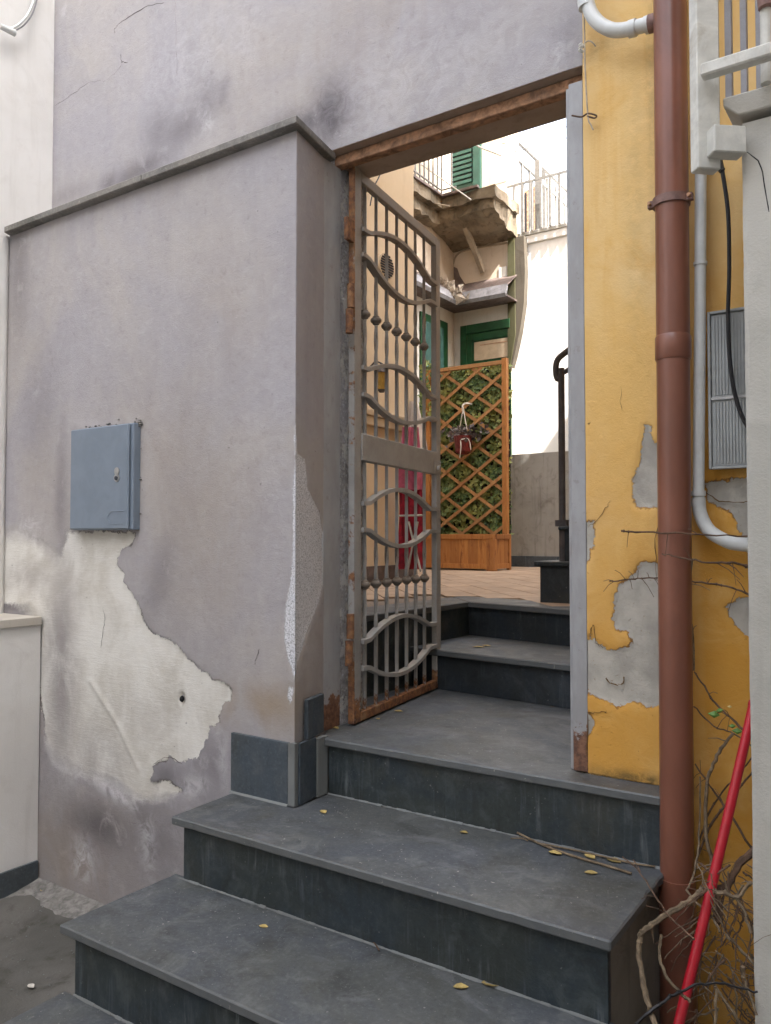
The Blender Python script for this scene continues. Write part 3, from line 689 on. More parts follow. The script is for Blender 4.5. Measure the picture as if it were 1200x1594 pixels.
def yw_fields(u, z):
    F = {'peel': np.maximum.reduce([sdf(u, z, [yp(*q) for q in P]) for P in YP])+.006*fbm(u*25, z*25, 71)}
    b = lambda x, y, sx, sy, a, r=0: (*yp(x, y), sx, sy, a, r)
    F['dark'] = np.clip(blobs(u, z, [b(1000, 1215, .16, .022, .95), b(940, 1210, .1, .01, .9), b(955, 60, .12, .03, .22), b(990, 330, .035, .5, .16), b(1015, 150, .02, .4, .3)])
                        + .0*u, 0, 1)
    F['deep'] = np.clip(np.maximum(np.clip((2.4-z)/1.2, 0, 1)*.8, np.clip((u-.30)/.06, 0, 1)*np.clip((2.75-z)/.7, .15, 1))+.25*fbm(u*4, z*4, 79), 0, 1)  # painted shade: deeper orange low and right, as from bounced light
    F['pits'] = np.clip((1.9-z)/.5, 0.12, 1)*np.clip(fbm(u*6, z*6, 77)+.6, 0, 1)
    return F
def yw_dis(u, z, F):
    return .004*fbm(u*3, z*3, 72)+.002*fbm(u*12, z*12, 73)-.006/(1+np.exp(-F['peel']/.003))+.0016*fbm(u*80, z*80, 74)
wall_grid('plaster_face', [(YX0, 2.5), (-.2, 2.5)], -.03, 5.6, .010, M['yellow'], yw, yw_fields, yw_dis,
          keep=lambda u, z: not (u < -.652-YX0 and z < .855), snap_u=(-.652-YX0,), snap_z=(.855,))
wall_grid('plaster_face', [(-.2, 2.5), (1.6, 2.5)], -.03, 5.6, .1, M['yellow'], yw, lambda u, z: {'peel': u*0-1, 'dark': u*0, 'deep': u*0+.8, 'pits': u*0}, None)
for P, r in (([(918, 985), (924, 972), (928, 1000), (940, 1008)], .0012), ([(942, 1055), (955, 1064), (968, 1066), (973, 1053)], .002), ([(914, 1108), (930, 1110), (945, 1107)], .0014), ([(1029, 780), (1021, 840), (1022, 905)], .0012),
             ([(915, 820), (935, 803), (950, 780)], .0008), ([(1096, 764), (1120, 780), (1145, 782), (1170, 780)], .0016), ([(915, 1108), (913, 1180)], .0014), ([(965, 600), (968, 640)], .0005), ([(914, 660), (920, 658)], .0012)):
    crack(yw, P, 2.4985, r, 'ycrack')
MB().box(YX0+.002, 1.6, 2.515, 2.74, -.03, 5.6).build('wall_core', M['yellow'], yw)
yh = thing('yellow_house', 'tall ochre house standing behind the yellow wall', 'building', (1.5, 5, 0))
MB().box(-.9, 1.25, 2.742, 7.45, 0, 12.0).build('wall', M['yellow'], yh)
MB().box(-.9, 1.25, 7.452, 9.30, 0, 6.7).build('shade_wing', M['yellow'], yh)  # unseen wing added to keep sun off the low courtyard wall

# ================================================================== GATE FRAME (steel jambs and lintel)
fr = thing('gate_frame', 'grey painted steel door frame with rusty lintel around the gateway', 'door frame', (-1.45, 2.52, .855))
MB().box(-.966, -.9175, 2.503, 2.543, .8555, 3.097).build('jamb', M['jamb'], fr, bevel=.002)
MB().box(-.980, -.9685, 2.516, 2.56, .8555, 3.09).build('door_stop', M['framegrey'], fr, bevel=.0015)
MB().box(-1.985, -1.955, 2.455, 2.53, .8555, 3.10).build('jamb', M['jamb'], fr, bevel=.002)
MB().box(-1.992, -1.962, 2.5305, 2.575, .8555, 3.10).build('jamb_back', M['jamb'], fr, bevel=.002)
MB().beam((-1.975, 2.568, 3.121), (-.918, 2.568, 3.121), .045, .042).build('lintel_angle', M['rust'], fr, bevel=.003)
MB().beam((-1.975, 2.67, 3.128), (-.925, 2.67, 3.128), .13, .028).build('lintel_plate', M['soffit'], fr, bevel=.002)

# ================================================================== IRON GATE
GA = Vector((-1.916, 2.56, .862)); GD = Vector((-.144, .9896, 0))
gate = thing('iron_gate', 'open wrought iron gate with arched bands, twisted bars and rusty bottom rail', 'gate', GA, rz=math.atan2(GD.y, GD.x))
GL0, GL1 = .032, .955; GT = .014     # local: x along the leaf, y across it (negative towards the steps), z up
def gb(x0, x1, y0, y1, z0, z1, name, mat, bev=.0025, parent=None): return MB().box(x0, x1, y0, y1, z0, z1).build(name, mat, parent or gate, local=True, bevel=bev)
gb(GL0, GL0+.062, -GT, GT, .0, 2.25, 'stile', M['gatemid'])
gb(GL1-.055, GL1, -GT, GT, .0, 2.25, 'stile', M['gate'])
gb(GL0+.0625, GL1-.0555, -GT, GT, 2.205, 2.249, 'top_rail', M['gate'])
gb(GL0+.0625, GL1-.0555, -GT, GT, .001, .038, 'bottom_rail', M['gaterust'])
mr = gb(GL0+.0625, GL1-.0555, -GT-.004, GT+.004, 1.055, 1.165, 'lock_rail', M['gate'])
MB().tube([(.90, -.018, 1.085), (.90, -.035, 1.085)], [.013, .011], 12).build('lock_knob', M['gatemid'], mr, local=True, smooth=True)
gb(.86, .94, -.0215, -.0185, 1.06, 1.12, 'lock_plate', M['gatemid'], .001, mr)
def twist_bar(z0, z1, zk, k):
    m = MB(); n = 4; zs = [z0, zk-.17]; ang = [0, 0]
    K = 26
    for i in range(K+1): zs.append(zk-.165+.33*i/K); ang.append(math.pi*1.6*i/K if abs(i-K/2) > 0 else math.pi*.8)
    zs += [zk+.17, z1]; ang += [ang[-1], ang[-1]]
    r = .0066*math.sqrt(2); vs = []; fs = []
    for z, a in zip(zs, ang):
        for q in range(4): vs.append((r*math.cos(a+math.pi/4+q*math.pi/2), r*math.sin(a+math.pi/4+q*math.pi/2), z))
    for i in range(len(zs)-1):
        for q in range(4): fs.append((i*4+q, i*4+(q+1) % 4, (i+1)*4+(q+1) % 4, (i+1)*4+q))
    m.add(vs, fs); return m
ub = lb = uk = lk = None
kp = [(.008, -.020), (.0145, -.017), (.0150, -.013), (.020, -.010), (.0245, -.003), (.0245, .003), (.020, .010), (.0150, .013), (.0145, .017), (.008, .020)]
for i in range(7):
    x = .150+.1046*i
    if i == 0:
        ub = twist_bar(1.165, 2.206, 1.669, 0).build('bar', M['gate'], gate, local=True); ub.location = (x, 0, 0)
        uk = MB().lathe(kp, (0, 0, 0), 14).build('knob', M['knob'], ub, local=True, smooth=True); uk.location = (0, 0, 1.669)
        lb = twist_bar(.037, 1.056, .546, 0).build('bar', M['gate'], gate, local=True); lb.location = (x, 0, 0)
        lk = MB().lathe(kp, (0, 0, 0), 14).build('knob', M['knob'], lb, local=True, smooth=True); lk.location = (0, 0, .546)
    else:
        for b, k, zz in ((ub, uk, 1.669), (lb, lk, .546)):
            c = copy_part(b, gate, (x, 0, 0)); copy_part(k, c, (0, 0, zz))
def band(z_end, z_mid):
    xs = [GL0+.063, .125, .160]; zs = [z_end, z_end, z_end+(z_mid-z_end)*.04]
    for i in range(1, 24):
        t = i/24; xs.append(.160+(.80-.160)*t); zs.append(z_end+(z_mid-z_end)*math.sin(math.pi*t)**.85)
    xs += [.80, .835, GL1-.056]; zs += [z_end+(z_mid-z_end)*.04, z_end, z_end]
    m = MB(); vs = []; fs = []; h = .0085
    for x, z in zip(xs, zs):
        vs += [(x, -.0245, z-h), (x, -.0245, z+h), (x, .010, z+h), (x, .010, z-h)]
    for i in range(len(xs)-1):
        for q in range(4): fs.append((i*4+q, i*4+(q+1) % 4, (i+1)*4+(q+1) % 4, (i+1)*4+q))
    fs += [(0, 1, 2, 3), tuple(len(vs)-4+q for q in (3, 2, 1, 0))]
    return m.add(vs, fs)
for ze, zm in ((2.008, 2.078), (1.902, 1.826), (1.436, 1.502), (1.325, 1.262), (.880, .955), (.772, .702), (.318, .390), (.210, .136)):
    band(ze, zm).build('arched_band', M['gate'], gate, local=True)
for z in (.34, 1.15+.50):
    for dzz in (-.052, .052):
        MB().tube([(-.006-(.012 if dzz < 0 else 0), .0-.018, z+dzz-.048), (-.006-(.012 if dzz < 0 else 0), -.018, z+dzz+.048)], .0155, 10).build('hinge', M['gaterust'], gate, local=True, smooth=True)
MB().box(-.022, .034, -.012, .006, 1.93, 2.02).build('hinge_plate', M['gaterust'], gate, local=True, bevel=.002)

# ================================================================== UPPER STAIR AND PATIO
PZ = 1.243
us = thing('upper_stair', 'dark slate steps beyond the gate rising to the tiled courtyard', 'steps', (-1.7, 3.5, .855))
slab('tread', [(-2.2, 3.455), (-.92, 3.31), (-.92, 3.82), (-2.2, 4.08)], 1.052, .03, M['slate'], us)
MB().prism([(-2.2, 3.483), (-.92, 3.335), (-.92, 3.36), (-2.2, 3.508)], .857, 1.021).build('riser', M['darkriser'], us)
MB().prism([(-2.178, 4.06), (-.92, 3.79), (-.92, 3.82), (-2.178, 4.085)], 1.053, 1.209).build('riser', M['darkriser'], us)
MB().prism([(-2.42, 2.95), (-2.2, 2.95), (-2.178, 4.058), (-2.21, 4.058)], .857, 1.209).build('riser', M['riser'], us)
slab('edge_slab', [(-2.165, 4.03), (-.92, 3.76), (-.92, 4.12), (-2.40, 4.42), (-2.42, 4.30)], PZ, .032, M['slate'], us)
slab('edge_slab', [(-2.45, 2.935), (-2.18, 2.935), (-2.166, 4.028), (-2.422, 4.297)], PZ, .032, M['slate'], us)
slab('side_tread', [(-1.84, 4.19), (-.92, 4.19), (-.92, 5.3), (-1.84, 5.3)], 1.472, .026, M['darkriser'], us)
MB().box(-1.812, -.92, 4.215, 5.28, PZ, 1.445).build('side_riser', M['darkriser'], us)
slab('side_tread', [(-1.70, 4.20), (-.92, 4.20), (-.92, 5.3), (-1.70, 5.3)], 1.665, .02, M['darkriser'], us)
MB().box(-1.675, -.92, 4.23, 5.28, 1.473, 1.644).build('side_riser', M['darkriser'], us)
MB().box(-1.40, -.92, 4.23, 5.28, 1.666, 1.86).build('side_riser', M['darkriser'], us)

pt = MB().prism([(-2.43, 2.95), (-2.2, 4.09), (-.92, 3.8), (-.92, 9.4), (-8, 9.4), (-8, 2.95)], 1.0, PZ-.012).build('courtyard_paving', M['grout']); struct(pt)
tile0 = None; nt = 0
ang = R(41); c_, s_ = math.cos(ang), math.sin(ang); TL, TW = .40, .20
cands = []
for i in range(-40, 40):
    for j in range(-60, 60):
        a = i*TL+(j % 2)*TL*.5; b = j*TW
        x = -3+a*-s_-b*c_; y = 6+a*c_-b*s_
        if -2.42+0.0 < x and y < 4.36-.22*(x+2.4): continue
        if x <= -2.42 and x > -2.6 and y < 4.5: continue
        if not (-3.85 < x < -.95 and 3.2 < y < 9.25) and not (-5.2 < x <= -3.85 and 6.4 < y < 9.25): continue
        cands.append((math.hypot(x, y), x, y))
cands.sort()
for d, x, y in cands[:300]:
    if tile0 is None:
        tile0 = MB().box(-TW/2+.003, TW/2-.003, -TL/2+.003, TL/2-.003, -.011, 0).build('tile', M['tile'], pt, local=True, bevel=.0015); t = tile0
    else: t = copy_part(tile0, pt)
    t.location = Vector((x, y, PZ+random.uniform(-.0008, .0008)))-pt.location; t.rotation_euler = (0, 0, ang)
rest = MB()
for d, x, y in cands[300:]:
    m = Matrix.Translation((x, y, PZ)) @ Matrix.Rotation(ang, 4, 'Z'); rest.box(-TW/2+.003, TW/2-.003, -TL/2+.003, TL/2-.003, -.011, 0, m)
if rest.v: tag(rest.build('far_tiles', M['tile'], pt), kind='stuff')

# handrail of the side stair
hr = thing('stair_handrail', 'dark iron handrail with curled end on the courtyard side stair', 'handrail', (-1.69, 4.24, 1.472))
MB().tube([(-1.69, 4.24, 1.473), (-1.69, 4.24, 2.545)], .019, 10).build('post', M['iron'], hr, smooth=True)
MB().box(-1.72, -1.655, 4.21, 4.27, 1.665, 1.70).build('post_collar', M['iron'], hr)
MB().tube(bez([at(876, 585, 'Y', 4.24), at(868, 590, 'Y', 4.24), at(865, 575, 'Y', 4.24), at(868, 560, 'Y', 4.24), at(880, 549, 'Y', 4.24), at(900, 535, 'Y', 4.24), at(960, 495, 'Y', 4.24)]), .017, 10).build('top_rail', M['iron'], hr, smooth=True)
MB().tube([at(878, 580, 'Y', 4.24), at(900, 565, 'Y', 4.24), at(960, 525, 'Y', 4.24)], .014, 8).build('lower_rail', M['iron'], hr, smooth=True)
MB().tube([(-1.40, 4.24, 1.86), (-1.40, 4.24, 2.62)], .016, 8).build('post', M['iron'], hr, smooth=True)
MB().tube([(-1.645, 4.24, 1.67), (-1.645, 4.24, 2.48)], .006, 6).build('baluster', M['iron'], hr, smooth=True)

# ================================================================== CREAM HOUSE (left of courtyard)
ch = thing('cream_house', 'cream plastered house side with round vent seen through the gate bars', 'building', (-4.6, 4.5, 0))
MB().box(-5.3, -3.93, 2.75, 6.27, 1.0, 12).build('wall', M['cream'], ch)
MB().box(-3.93, -3.895, 2.75, 6.268, PZ, PZ+.12).build('skirting', M['eavebrown'], ch)
q = at(600, 340, 'X', -3.9)[2]
MB().box(-3.929, -3.87, 4.4, 6.268, 2.63, 2.68).box(-3.929, -3.885, 4.4, 6.268, 2.55, 2.628).build('ledge', M['sill'], ch, bevel=.005)
vc = at(600, 415, 'X', -3.92)
vt = MB().tube([(-3.929, vc[1], vc[2]), (-3.905, vc[1], vc[2])], .115, 24).build('round_vent', M['sill'], ch, smooth=False)
for k in range(9):
    h = -.09+k*.0225; w = math.sqrt(max(.0, .1**2-h*h))
    MB().box(-3.9048, -3.898, vc[1]-w, vc[1]+w, vc[2]+h-.0065, vc[2]+h+.0065).build('louvre', M['dark'], vt)
lc = at(594, 588, 'X', -3.80)
ln = thing('wall_lantern', 'small black wall lantern with amber glass on the cream house', 'lantern', (lc[0], lc[1], lc[2]-.12))
MB().lathe([(.035, -.10), (.05, .04)], lc, 6).build('glass', M['lanternglass'], ln)
MB().lathe([(.062, .041), (.05, .07), (.012, .12)], lc, 6).build('cap', M['iron'], ln)
MB().lathe([(.02, -.125), (.045, -.101)], lc, 6).build('foot', M['iron'], ln)
MB().tube([(-3.925, lc[1], lc[2]+.10), (-3.86, lc[1], lc[2]+.15), (lc[0], lc[1], lc[2]+.12)], .008, 6).build('arm', M['iron'], ln)
MB().tube(bez([at(596, 255, 'X', -3.90), at(590, 275, 'X', -3.90), at(582, 292, 'X', -3.90), at(576, 320, 'X', -3.90)]), .006, 5).build('loose_cable', M['cable'], ch)

# ================================================================== COURTYARD HOUSE (L shape, behind)
HX, HY = -5.31, 9.5
hb = thing('courtyard_house', 'beige courtyard house with green doorway and broken balcony beyond the gate', 'building', (-5.3, 9.6, PZ))
Y9 = lambda x, y: at(x, y, 'Y', HY)
MB().box(-7.2, HX, 6.27, 9.9, PZ, 12).build('wall', M['house'], hb)
MB().box(HX, -4.53, HY, 9.9, PZ, 12).box(-4.529, -4.45, HY, 9.9, PZ, 5.45).build('wall', M['house'], hb)
zE = 4.86      # eave level: paler plaster below it
MB().box(HX+.001, HX+.006, 6.3, HY-.001, PZ, zE).build('lower_plaster', M['housew'], hb)
MB().box(HX+.007, -4.46, HY-.006, HY-.001, PZ, zE).build('lower_plaster', M['housew'], hb)
# green doorway
dl = Y9(718, 512); dt = dl[2]
dr = MB().box(-5.185, -5.09, HY-.06, HY-.0065, PZ, dt+.02).box(-5.089, -4.46, HY-.06, HY-.0065, dt-.10, dt+.02).build('door', M['green'], hb, bevel=.004)
MB().box(-5.089, -5.03, HY-.035, HY-.0068, PZ, dt-.101).box(-5.029, -4.46, HY-.035, HY-.0068, dt-.20, dt-.101).build('inner_frame', M['green'], dr, bevel=.003)
MB().box(-5.028, -4.46, HY-.02, HY-.0069, PZ, dt-.201).build('leaf', M['green'], dr)
MB().box(-4.99, -4.47, HY-.03, HY-.0205, 3.95, 4.20).build('panel', M['panel'], dr, bevel=.003)
MB().box(-4.90, -4.47, HY-.034, HY-.0305, 4.145, 4.155).build('moulding', M['rust'], dr)
# window on the left wing
wz0, wz1 = at(690, 700, 'X', HX)[2], at(686, 500, 'X', HX)[2]
wy0, wy1 = at(652, 540, 'X', HX)[1], at(694, 540, 'X', HX)[1]
wi = MB().box(HX+.0065, HX+.03, wy0, wy1, 2.3, wz1).build('window', M['green'], hb)
MB().box(HX+.0305, HX+.035, wy0+.1, wy1-.12, 2.4, wz1-.1).build('shutter', M['teal'], wi)
# eave (lead flashing and dark board), inner corner of the two wings
ec = at(712, 474, 'Y', 9.15); ex, ey, ez = ec
MB().prism([(ex, 6.3), (ex, ey), (-4.365, ey), (-4.365, HY), (HX, HY), (HX, 6.3)], ez+.0, ez+.02).build('eave_board', M['eavebrown'], hb)
MB().extr([(ex, 6.3, ez-.01), (ex+.03, 6.3, ez+.03), (ex-.02, 6.3, ez+.14), (ex-.04, 6.3, ez+.12)], (0, ey-6.3, 0)).build('gutter', M['lead'], hb)
MB().extr([(ex+.02, ey, ez-.01), (ex+.02, ey-.03, ez+.03), (ex+.02, ey+.03, ez+.16), (ex+.02, ey+.05, ez+.12)], (-4.365-ex-.02, 0, 0)).build('gutter', M['lead'], hb)
MB().extr([(ex, ey+.03, ez+.13), (-4.365, ey+.03, ez+.13), (-4.365, HY-.001, ez+.36), (ex-.4, HY-.001, ez+.36)], (0, 0, .014)).build('eave_roof', M['eavebrown'], hb)
MB().extr([(ex-.02, 6.3, ez+.13), (ex-.02, ey, ez+.13), (HX+.001, HY, ez+.30), (HX+.001, 6.3, ez+.30)], (0, 0, .014)).build('eave_roof', M['eavebrown'], hb)
# balcony of broken concrete, L shaped
bz = at(688, 303, 'Y', 8.75)[2]; bx = at(688, 303, 'Y', 8.75)[0]
def rough_box(x0, x1, y0, y1, z0, z1, name, mat, parent, amp, res=.06, seed=3.0, slope=0.0):
    def N(a, b): return max(1, int(abs(b-a)/res))
    nx, ny, nz = N(x0, x1), N(y0, y1), N(z0, z1); vs = []; fs = []; idx = {}
    def V(i, j, k):
        if (i, j, k) not in idx:
            p = Vector((x0+(x1-x0)*i/nx, y0+(y1-y0)*j/ny, z0+(z1-z0)*k/nz)); q = p*5+Vector((seed,)*3)
            d = mnoise.noise_vector(q)*amp+mnoise.noise_vector(q*3.1)*amp*.6
            d += mnoise.noise_vector(q*7.3)*amp*.35; d.z -= slope*(j/ny)**.7*(1-k/nz)
            if k == nz: d.z = 0
            idx[(i, j, k)] = len(vs); vs.append(tuple(p+d))
        return idx[(i, j, k)]
    for i in range(nx):
        for j in range(ny):
            fs.append((V(i, j, 0), V(i, j+1, 0), V(i+1, j+1, 0), V(i+1, j, 0))); fs.append((V(i, j, nz), V(i+1, j, nz), V(i+1, j+1, nz), V(i, j+1, nz)))
    for i in range(nx):
        for k in range(nz):
            fs.append((V(i, 0, k), V(i+1, 0, k), V(i+1, 0, k+1), V(i, 0, k+1))); fs.append((V(i, ny, k), V(i, ny, k+1), V(i+1, ny, k+1), V(i+1, ny, k)))
    for j in range(ny):
        for k in range(nz):
            fs.append((V(0, j, k), V(0, j, k+1), V(0, j+1, k+1), V(0, j+1, k))); fs.append((V(nx, j, k), V(nx, j+1, k), V(nx, j+1, k+1), V(nx, j, k+1)))
    return new_obj(name, vs, fs, mat, parent)
rough_box(HX+.001, bx-.02, 6.3, 8.78, bz-.17, bz-.032, 'balcony_slab', M['rubble'], hb, .022, .06, 3)
rough_box(HX+.001, -4.34, 8.79, HY-.002, bz-.17, bz-.032, 'balcony_slab', M['rubble'], hb, .022, .06, 5)
rough_box(HX+.003, bx-.10, 6.3, 8.84, bz-.33, bz-.165, 'balcony_soffit', M['rubble'], hb, .035, .05, 7)
rough_box(HX+.003, -4.37, 8.85, HY-.004, bz-.27, bz-.165, 'balcony_soffit', M['rubble'], hb, .04, .05, 9, slope=.20)
MB().prism([(bx-.01, 6.3), (bx+.02, 8.75-.02), (-4.55, 8.73), (-4.55, 8.79), (bx-.05, 8.80), (bx-.07, 6.3)][::-1], bz-.03, bz).build('slab_edge', M['eavebrown'], hb)
# railing
rb = None
for k in range(44):
    t = k*.1
    x, y = (bx+.0, 8.74-.105*(k-1)) if k > 0 else (bx, 8.74)
    if k < 22:
        pos = (bx, 8.74-.105*k, 0)
    else:
        pos = (bx+.03+.118*(k-21), 8.74, 0)
        if pos[0] > -4.85: break
    if rb is None: rb = MB().box(-.008, .008, -.008, .008, bz, bz+.95).build('baluster', M['railgrey'], hb, local=True); c = rb
    else: c = copy_part(rb, hb)
    c.location = Vector(pos)-Vector((hb.location.x, hb.location.y, hb.location.z))
MB().beam((bx, 6.3, bz+.96), (bx, 8.74, bz+.96), .03, .02).beam((bx+.016, 8.74, bz+.96), (-4.85, 8.74, bz+.96), .03, .02).build('hand_rail', M['railgrey'], hb)
MB().beam((bx, 6.3, bz+.05), (bx, 8.74, bz+.05), .02, .015).beam((bx+.016, 8.74, bz+.05), (-4.85, 8.74, bz+.05), .02, .015).build('foot_rail', M['railgrey'], hb)
# green shutter behind the railing
sx0, sx1 = Y9(683, 260)[0], Y9(750, 260)[0]
sh = MB().box(sx0, sx0+.10, HY-.06, HY-.001, bz+.0, 7.8).box(sx1-.10, sx1, HY-.06, HY-.001, bz, 7.8).box(sx0+.101, sx1-.101, HY-.059, HY-.001, 7.02, 7.2).box(sx0+.101, sx1-.101, HY-.03, HY-.001, bz, 7.8).build('shutter', M['shutter'], hb)
for k in range(12): MB().box(sx0+.13, sx1-.13, HY-.055, HY-.0305, bz+.42+k*.068, bz+.46+k*.068, Matrix.Identity(4)).build('louvre', M['shutter'], sh)
for k in range(12): MB().box(sx0+.13, sx1-.13, HY-.034, HY-.0302, bz+.462+k*.068, bz+.486+k*.068).build('louvre_gap', M['dark'], sh)
for k in range(14): MB().box(sx0+.13, sx1-.13, HY-.05, HY-.0305, 7.215+k*.04, 7.235+k*.04).build('louvre', M['shutter'], sh) if k < 8 else None
# strut, pipe loop on the wall
MB().beam(at(719, 340, 'Y', 9.0), at(752, 424, 'Y', HY-.03), .06, .06).build('strut', M['tan'], hb)
MB().tube(bez([Y9(706, 440), Y9(705, 415), Y9(712, 396), Y9(735, 387), Y9(790, 378)]), .014, 6).build('wall_pipe', M['tan'], hb, smooth=True)
MB().tube(bez([Y9(680, 386), Y9(700, 378), Y9(760, 368), Y9(778, 366), Y9(790, 374)]), .012, 6).build('wall_pipe', M['tan'], hb, smooth=True)
# flaked darker render above the eave corner
for P in ([(682, 410), (694, 443), (682, 446)], [(704, 414), (712, 418), (716, 430), (728, 448), (706, 446)]):
    pp = [Y9(*q) for q in P]; pp = [(a, HY-.004, c) for a, b, c in pp]
    MB().extr(pp, (0, .003, 0)).build('flaked_patch', M['eavebrown'], hb)
# small window pane, sunlit brightness painted white, at the right edge of this wall
a = Y9(777, 417); b = Y9(789, 443)
fw = MB().box(a[0], b[0], HY-.012, HY-.001, b[2], a[2]).build('window', M['sunny'], hb)
# crumpled sheeting on the eave corner
dc = at(702, 452, 'Y', 9.10)
m = MB()
for k in range(34):
    t = k/33; c = Vector((dc[0]-.22+.42*t, dc[1]-.05+random.uniform(-.05, .05), dc[2]+.17-.30*t+random.uniform(-.05, .05)))
    a_ = [c+Vector((random.uniform(-.10, .10), random.uniform(-.06, .06), random.uniform(-.09, .09))) for _ in range(4)]
    m.add(a_, [(0, 1, 2), (0, 2, 3), (0, 3, 1), (1, 3, 2)])
tag(m.build('crumpled_sheet', M['debris']), 'crumpled pale sheeting lying on the eave corner of the courtyard house', 'sheeting')

# washing line and stay wires
wl = thing('wire_line', 'pale stay wire crossing the balcony front of courtyard house', 'wire', at(688, 300, 'Y', 8.6))
MB().tube([at(643, 247, 'Y', 8.6), at(733, 311, 'Y', 8.6)], .009, 5).build('wire', M['whiterail'], wl)
MB().tube([at(700, 200, 'Y', 8.6), at(748, 230, 'Y', 8.6), at(780, 242, 'Y', 8.6)], .010, 5).build('wire', M['whiterail'], wl)
MB().tube(bez([at(643, 302, 'Y', 8.6), at(665, 314, 'Y', 8.6), at(700, 321, 'Y', 8.6)]), .009, 5).build('wire', M['tan'], wl)
cl = thing('clothes_line', 'thin washing lines strung over the white terrace', 'washing line', at(781, 224, 'Y', 8.8))
for a_, b_ in (((781, 224), (900, 192)), ((788, 240), (900, 210)), ((790, 282), (745, 295))):
    MB().tube([at(*a_, 'Y', 8.8), at(*b_, 'Y', 8.8)], .005, 5).build('line', M['lead'], cl)

# ================================================================== LOW STAINED WALL, WHITE TERRACE HOUSE
lg = thing('courtyard_wall', 'stained grey rendered wall with slate skirting at back of the courtyard', 'wall', (-3.2, 9.4, PZ))
def lg_d(u, z, F): return .006*fbm(u*3, z*3, 91)+.003*fbm(u*15, z*15, 92)
wall_grid('plaster_face', [(-4.62, 9.35), (-.92, 9.35)], PZ, 2.66, .03, M['lowgrey'], lg, None, lambda u, z, F: .012*fbm(u*3, z*3, 91)+.006*fbm(u*15, z*15, 92))
MB().box(-4.62, -.92, 9.362, 9.56, PZ, 2.655).build('wall_core', M['lowgrey'], lg)
for k in range(9):
    MB().box(-4.6+k*.402, -4.6+k*.402+.4, 9.322, 9.348, PZ, 1.378).build('skirting_tile', M['tileslate'], lg, bevel=.003)
th = thing('terrace_house', 'sunlit white house with railed roof terrace behind the courtyard', 'building', (-3, 11, PZ))
tz = at(818, 366, 'Y', 9.6)[2]
MB().box(-4.5, -.9, 9.62, 13.5, PZ, tz-.12).build('wall', M['sunny'], th)
MB().box(-4.52, -.9, 9.585, 13.5, tz-.119, tz-.02).build('terrace_slab', M['sunny'], th, bevel=.006)
MB().box(-4.60, -.9, 9.57, 9.65, tz-.019, tz+.03).build('terrace_kerb', M['whiterail'], th, bevel=.005)
# mossy buttress
bp = lambda x, y: at(x, y, 'Y', 9.45)
MB().extr([bp(790, 371), bp(800, 369), bp(802, 520), bp(790, 590)], (0, .165, 0)).build('mossy_buttress', M['moss'], th)
MB().extr([tuple(Vector(bp(*q))+Vector((0, .02, 0))) for q in ((800.3, 369), (814, 366), (816, 420), (814.5, 470), (808, 515), (800, 552), (790, 592), (802.3, 520))][::1], (0, .10, 0)).build('buttress', M['rubbleb'], th)
# terrace railing
rl = thing('terrace_railing', 'white iron railing with tall posts around the roof terrace', 'railing', (-4.6, 9.53, tz))
tx = at(785, 360, 'Y', 9.5)[0]; ty = 9.53
bar0 = None
for k in range(16):
    yy = ty+k*.26
    big = k in (1, 5, 9, 13)
    if big: MB().box(tx-.03, tx+.03, yy-.03, yy+.03, tz+.03, tz+1.45).build('post', M['railgrey'], rl)
    else:
        if bar0 is None: bar0 = MB().box(-.014, .014, -.014, .014, .03, 1.18).build('baluster', M['railgrey'], rl, local=True); c = bar0
        else: c = copy_part(bar0, rl)
        c.location = Vector((tx, yy, tz))-rl.location
MB().beam((tx, ty, tz+1.45), (tx, ty+2.2, tz+1.45), .045, .05).build('top_rail', M['railgrey'], rl)
MB().beam((tx, ty, tz+1.20), (tx, ty+2.2, tz+1.20), .04, .05).build('hand_rail', M['railgrey'], rl)
MB().beam((tx+.0, ty, tz+.08), (tx, ty+4, tz+.08), .02, .02).build('foot_rail', M['railgrey'], rl)
for k in range(1, 9):
    c = copy_part(bar0, rl); c.location = Vector((tx+k*.125, ty, tz))-rl.location; c.scale = (1, 1, .55)
MB().beam((tx, ty, tz+.66), (tx+1.2, ty, tz+.66), .03, .025).build('front_rail', M['railgrey'], rl)
t2x = at(835, 300, 'Y', 9.6)[0]; t2z = at(835, 248, 'Y', 9.6)[2]
for k in range(9):
    yy = 9.66+k*.30; w = .034 if k % 4 == 0 else .013
    MB().box(t2x-w, t2x+w, yy-w, yy+w, tz+.031, t2z-(0 if k % 4 == 0 else .12)).build('post' if k % 4 == 0 else 'baluster', M['railgrey'] if k % 4 == 0 else M['railgrey'], rl)
MB().beam((t2x, 9.66, t2z-.02), (t2x, 12.4, t2z-.02), .04, .05).build('top_rail', M['railgrey'], rl)
MB().beam((t2x, 9.66, t2z-.24), (t2x, 12.4, t2z-.24), .03, .04).build('hand_rail', M['railgrey'], rl)
# house behind the terrace
fh = thing('far_house', 'pale house with brown shuttered windows behind the roof terrace', 'building', (-4, 14, 0))
MB().box(-9.5, 1.0, 14.0, 16, 0, 8.05).build('wall', M['sunny'], fh)
for px0, px1, py0, py1 in ((815, 823, 298, 350), (826, 834, 292, 350), (846, 856, 296, 345)):
    a = at(px0, py0, 'Y', 13.98); b = at(px1, py1, 'Y', 13.98)
    w = MB().box(a[0], b[0], 13.96, 13.999, b[2]-.3, a[2]).build('window', M['rust'], fh); MB().box(a[0]+.03, b[0]-.03, 13.95, 13.959, b[2]-.25, a[2]-.05).build('pane', M['dark'], w)
MB().box(*sorted((at(797, 300, 'Y', 13.9)[0], at(812, 300, 'Y', 13.9)[0])), 13.9, 13.999, 6.5, at(800, 302, 'Y', 13.9)[2]).build('annex', M['house'], fh)

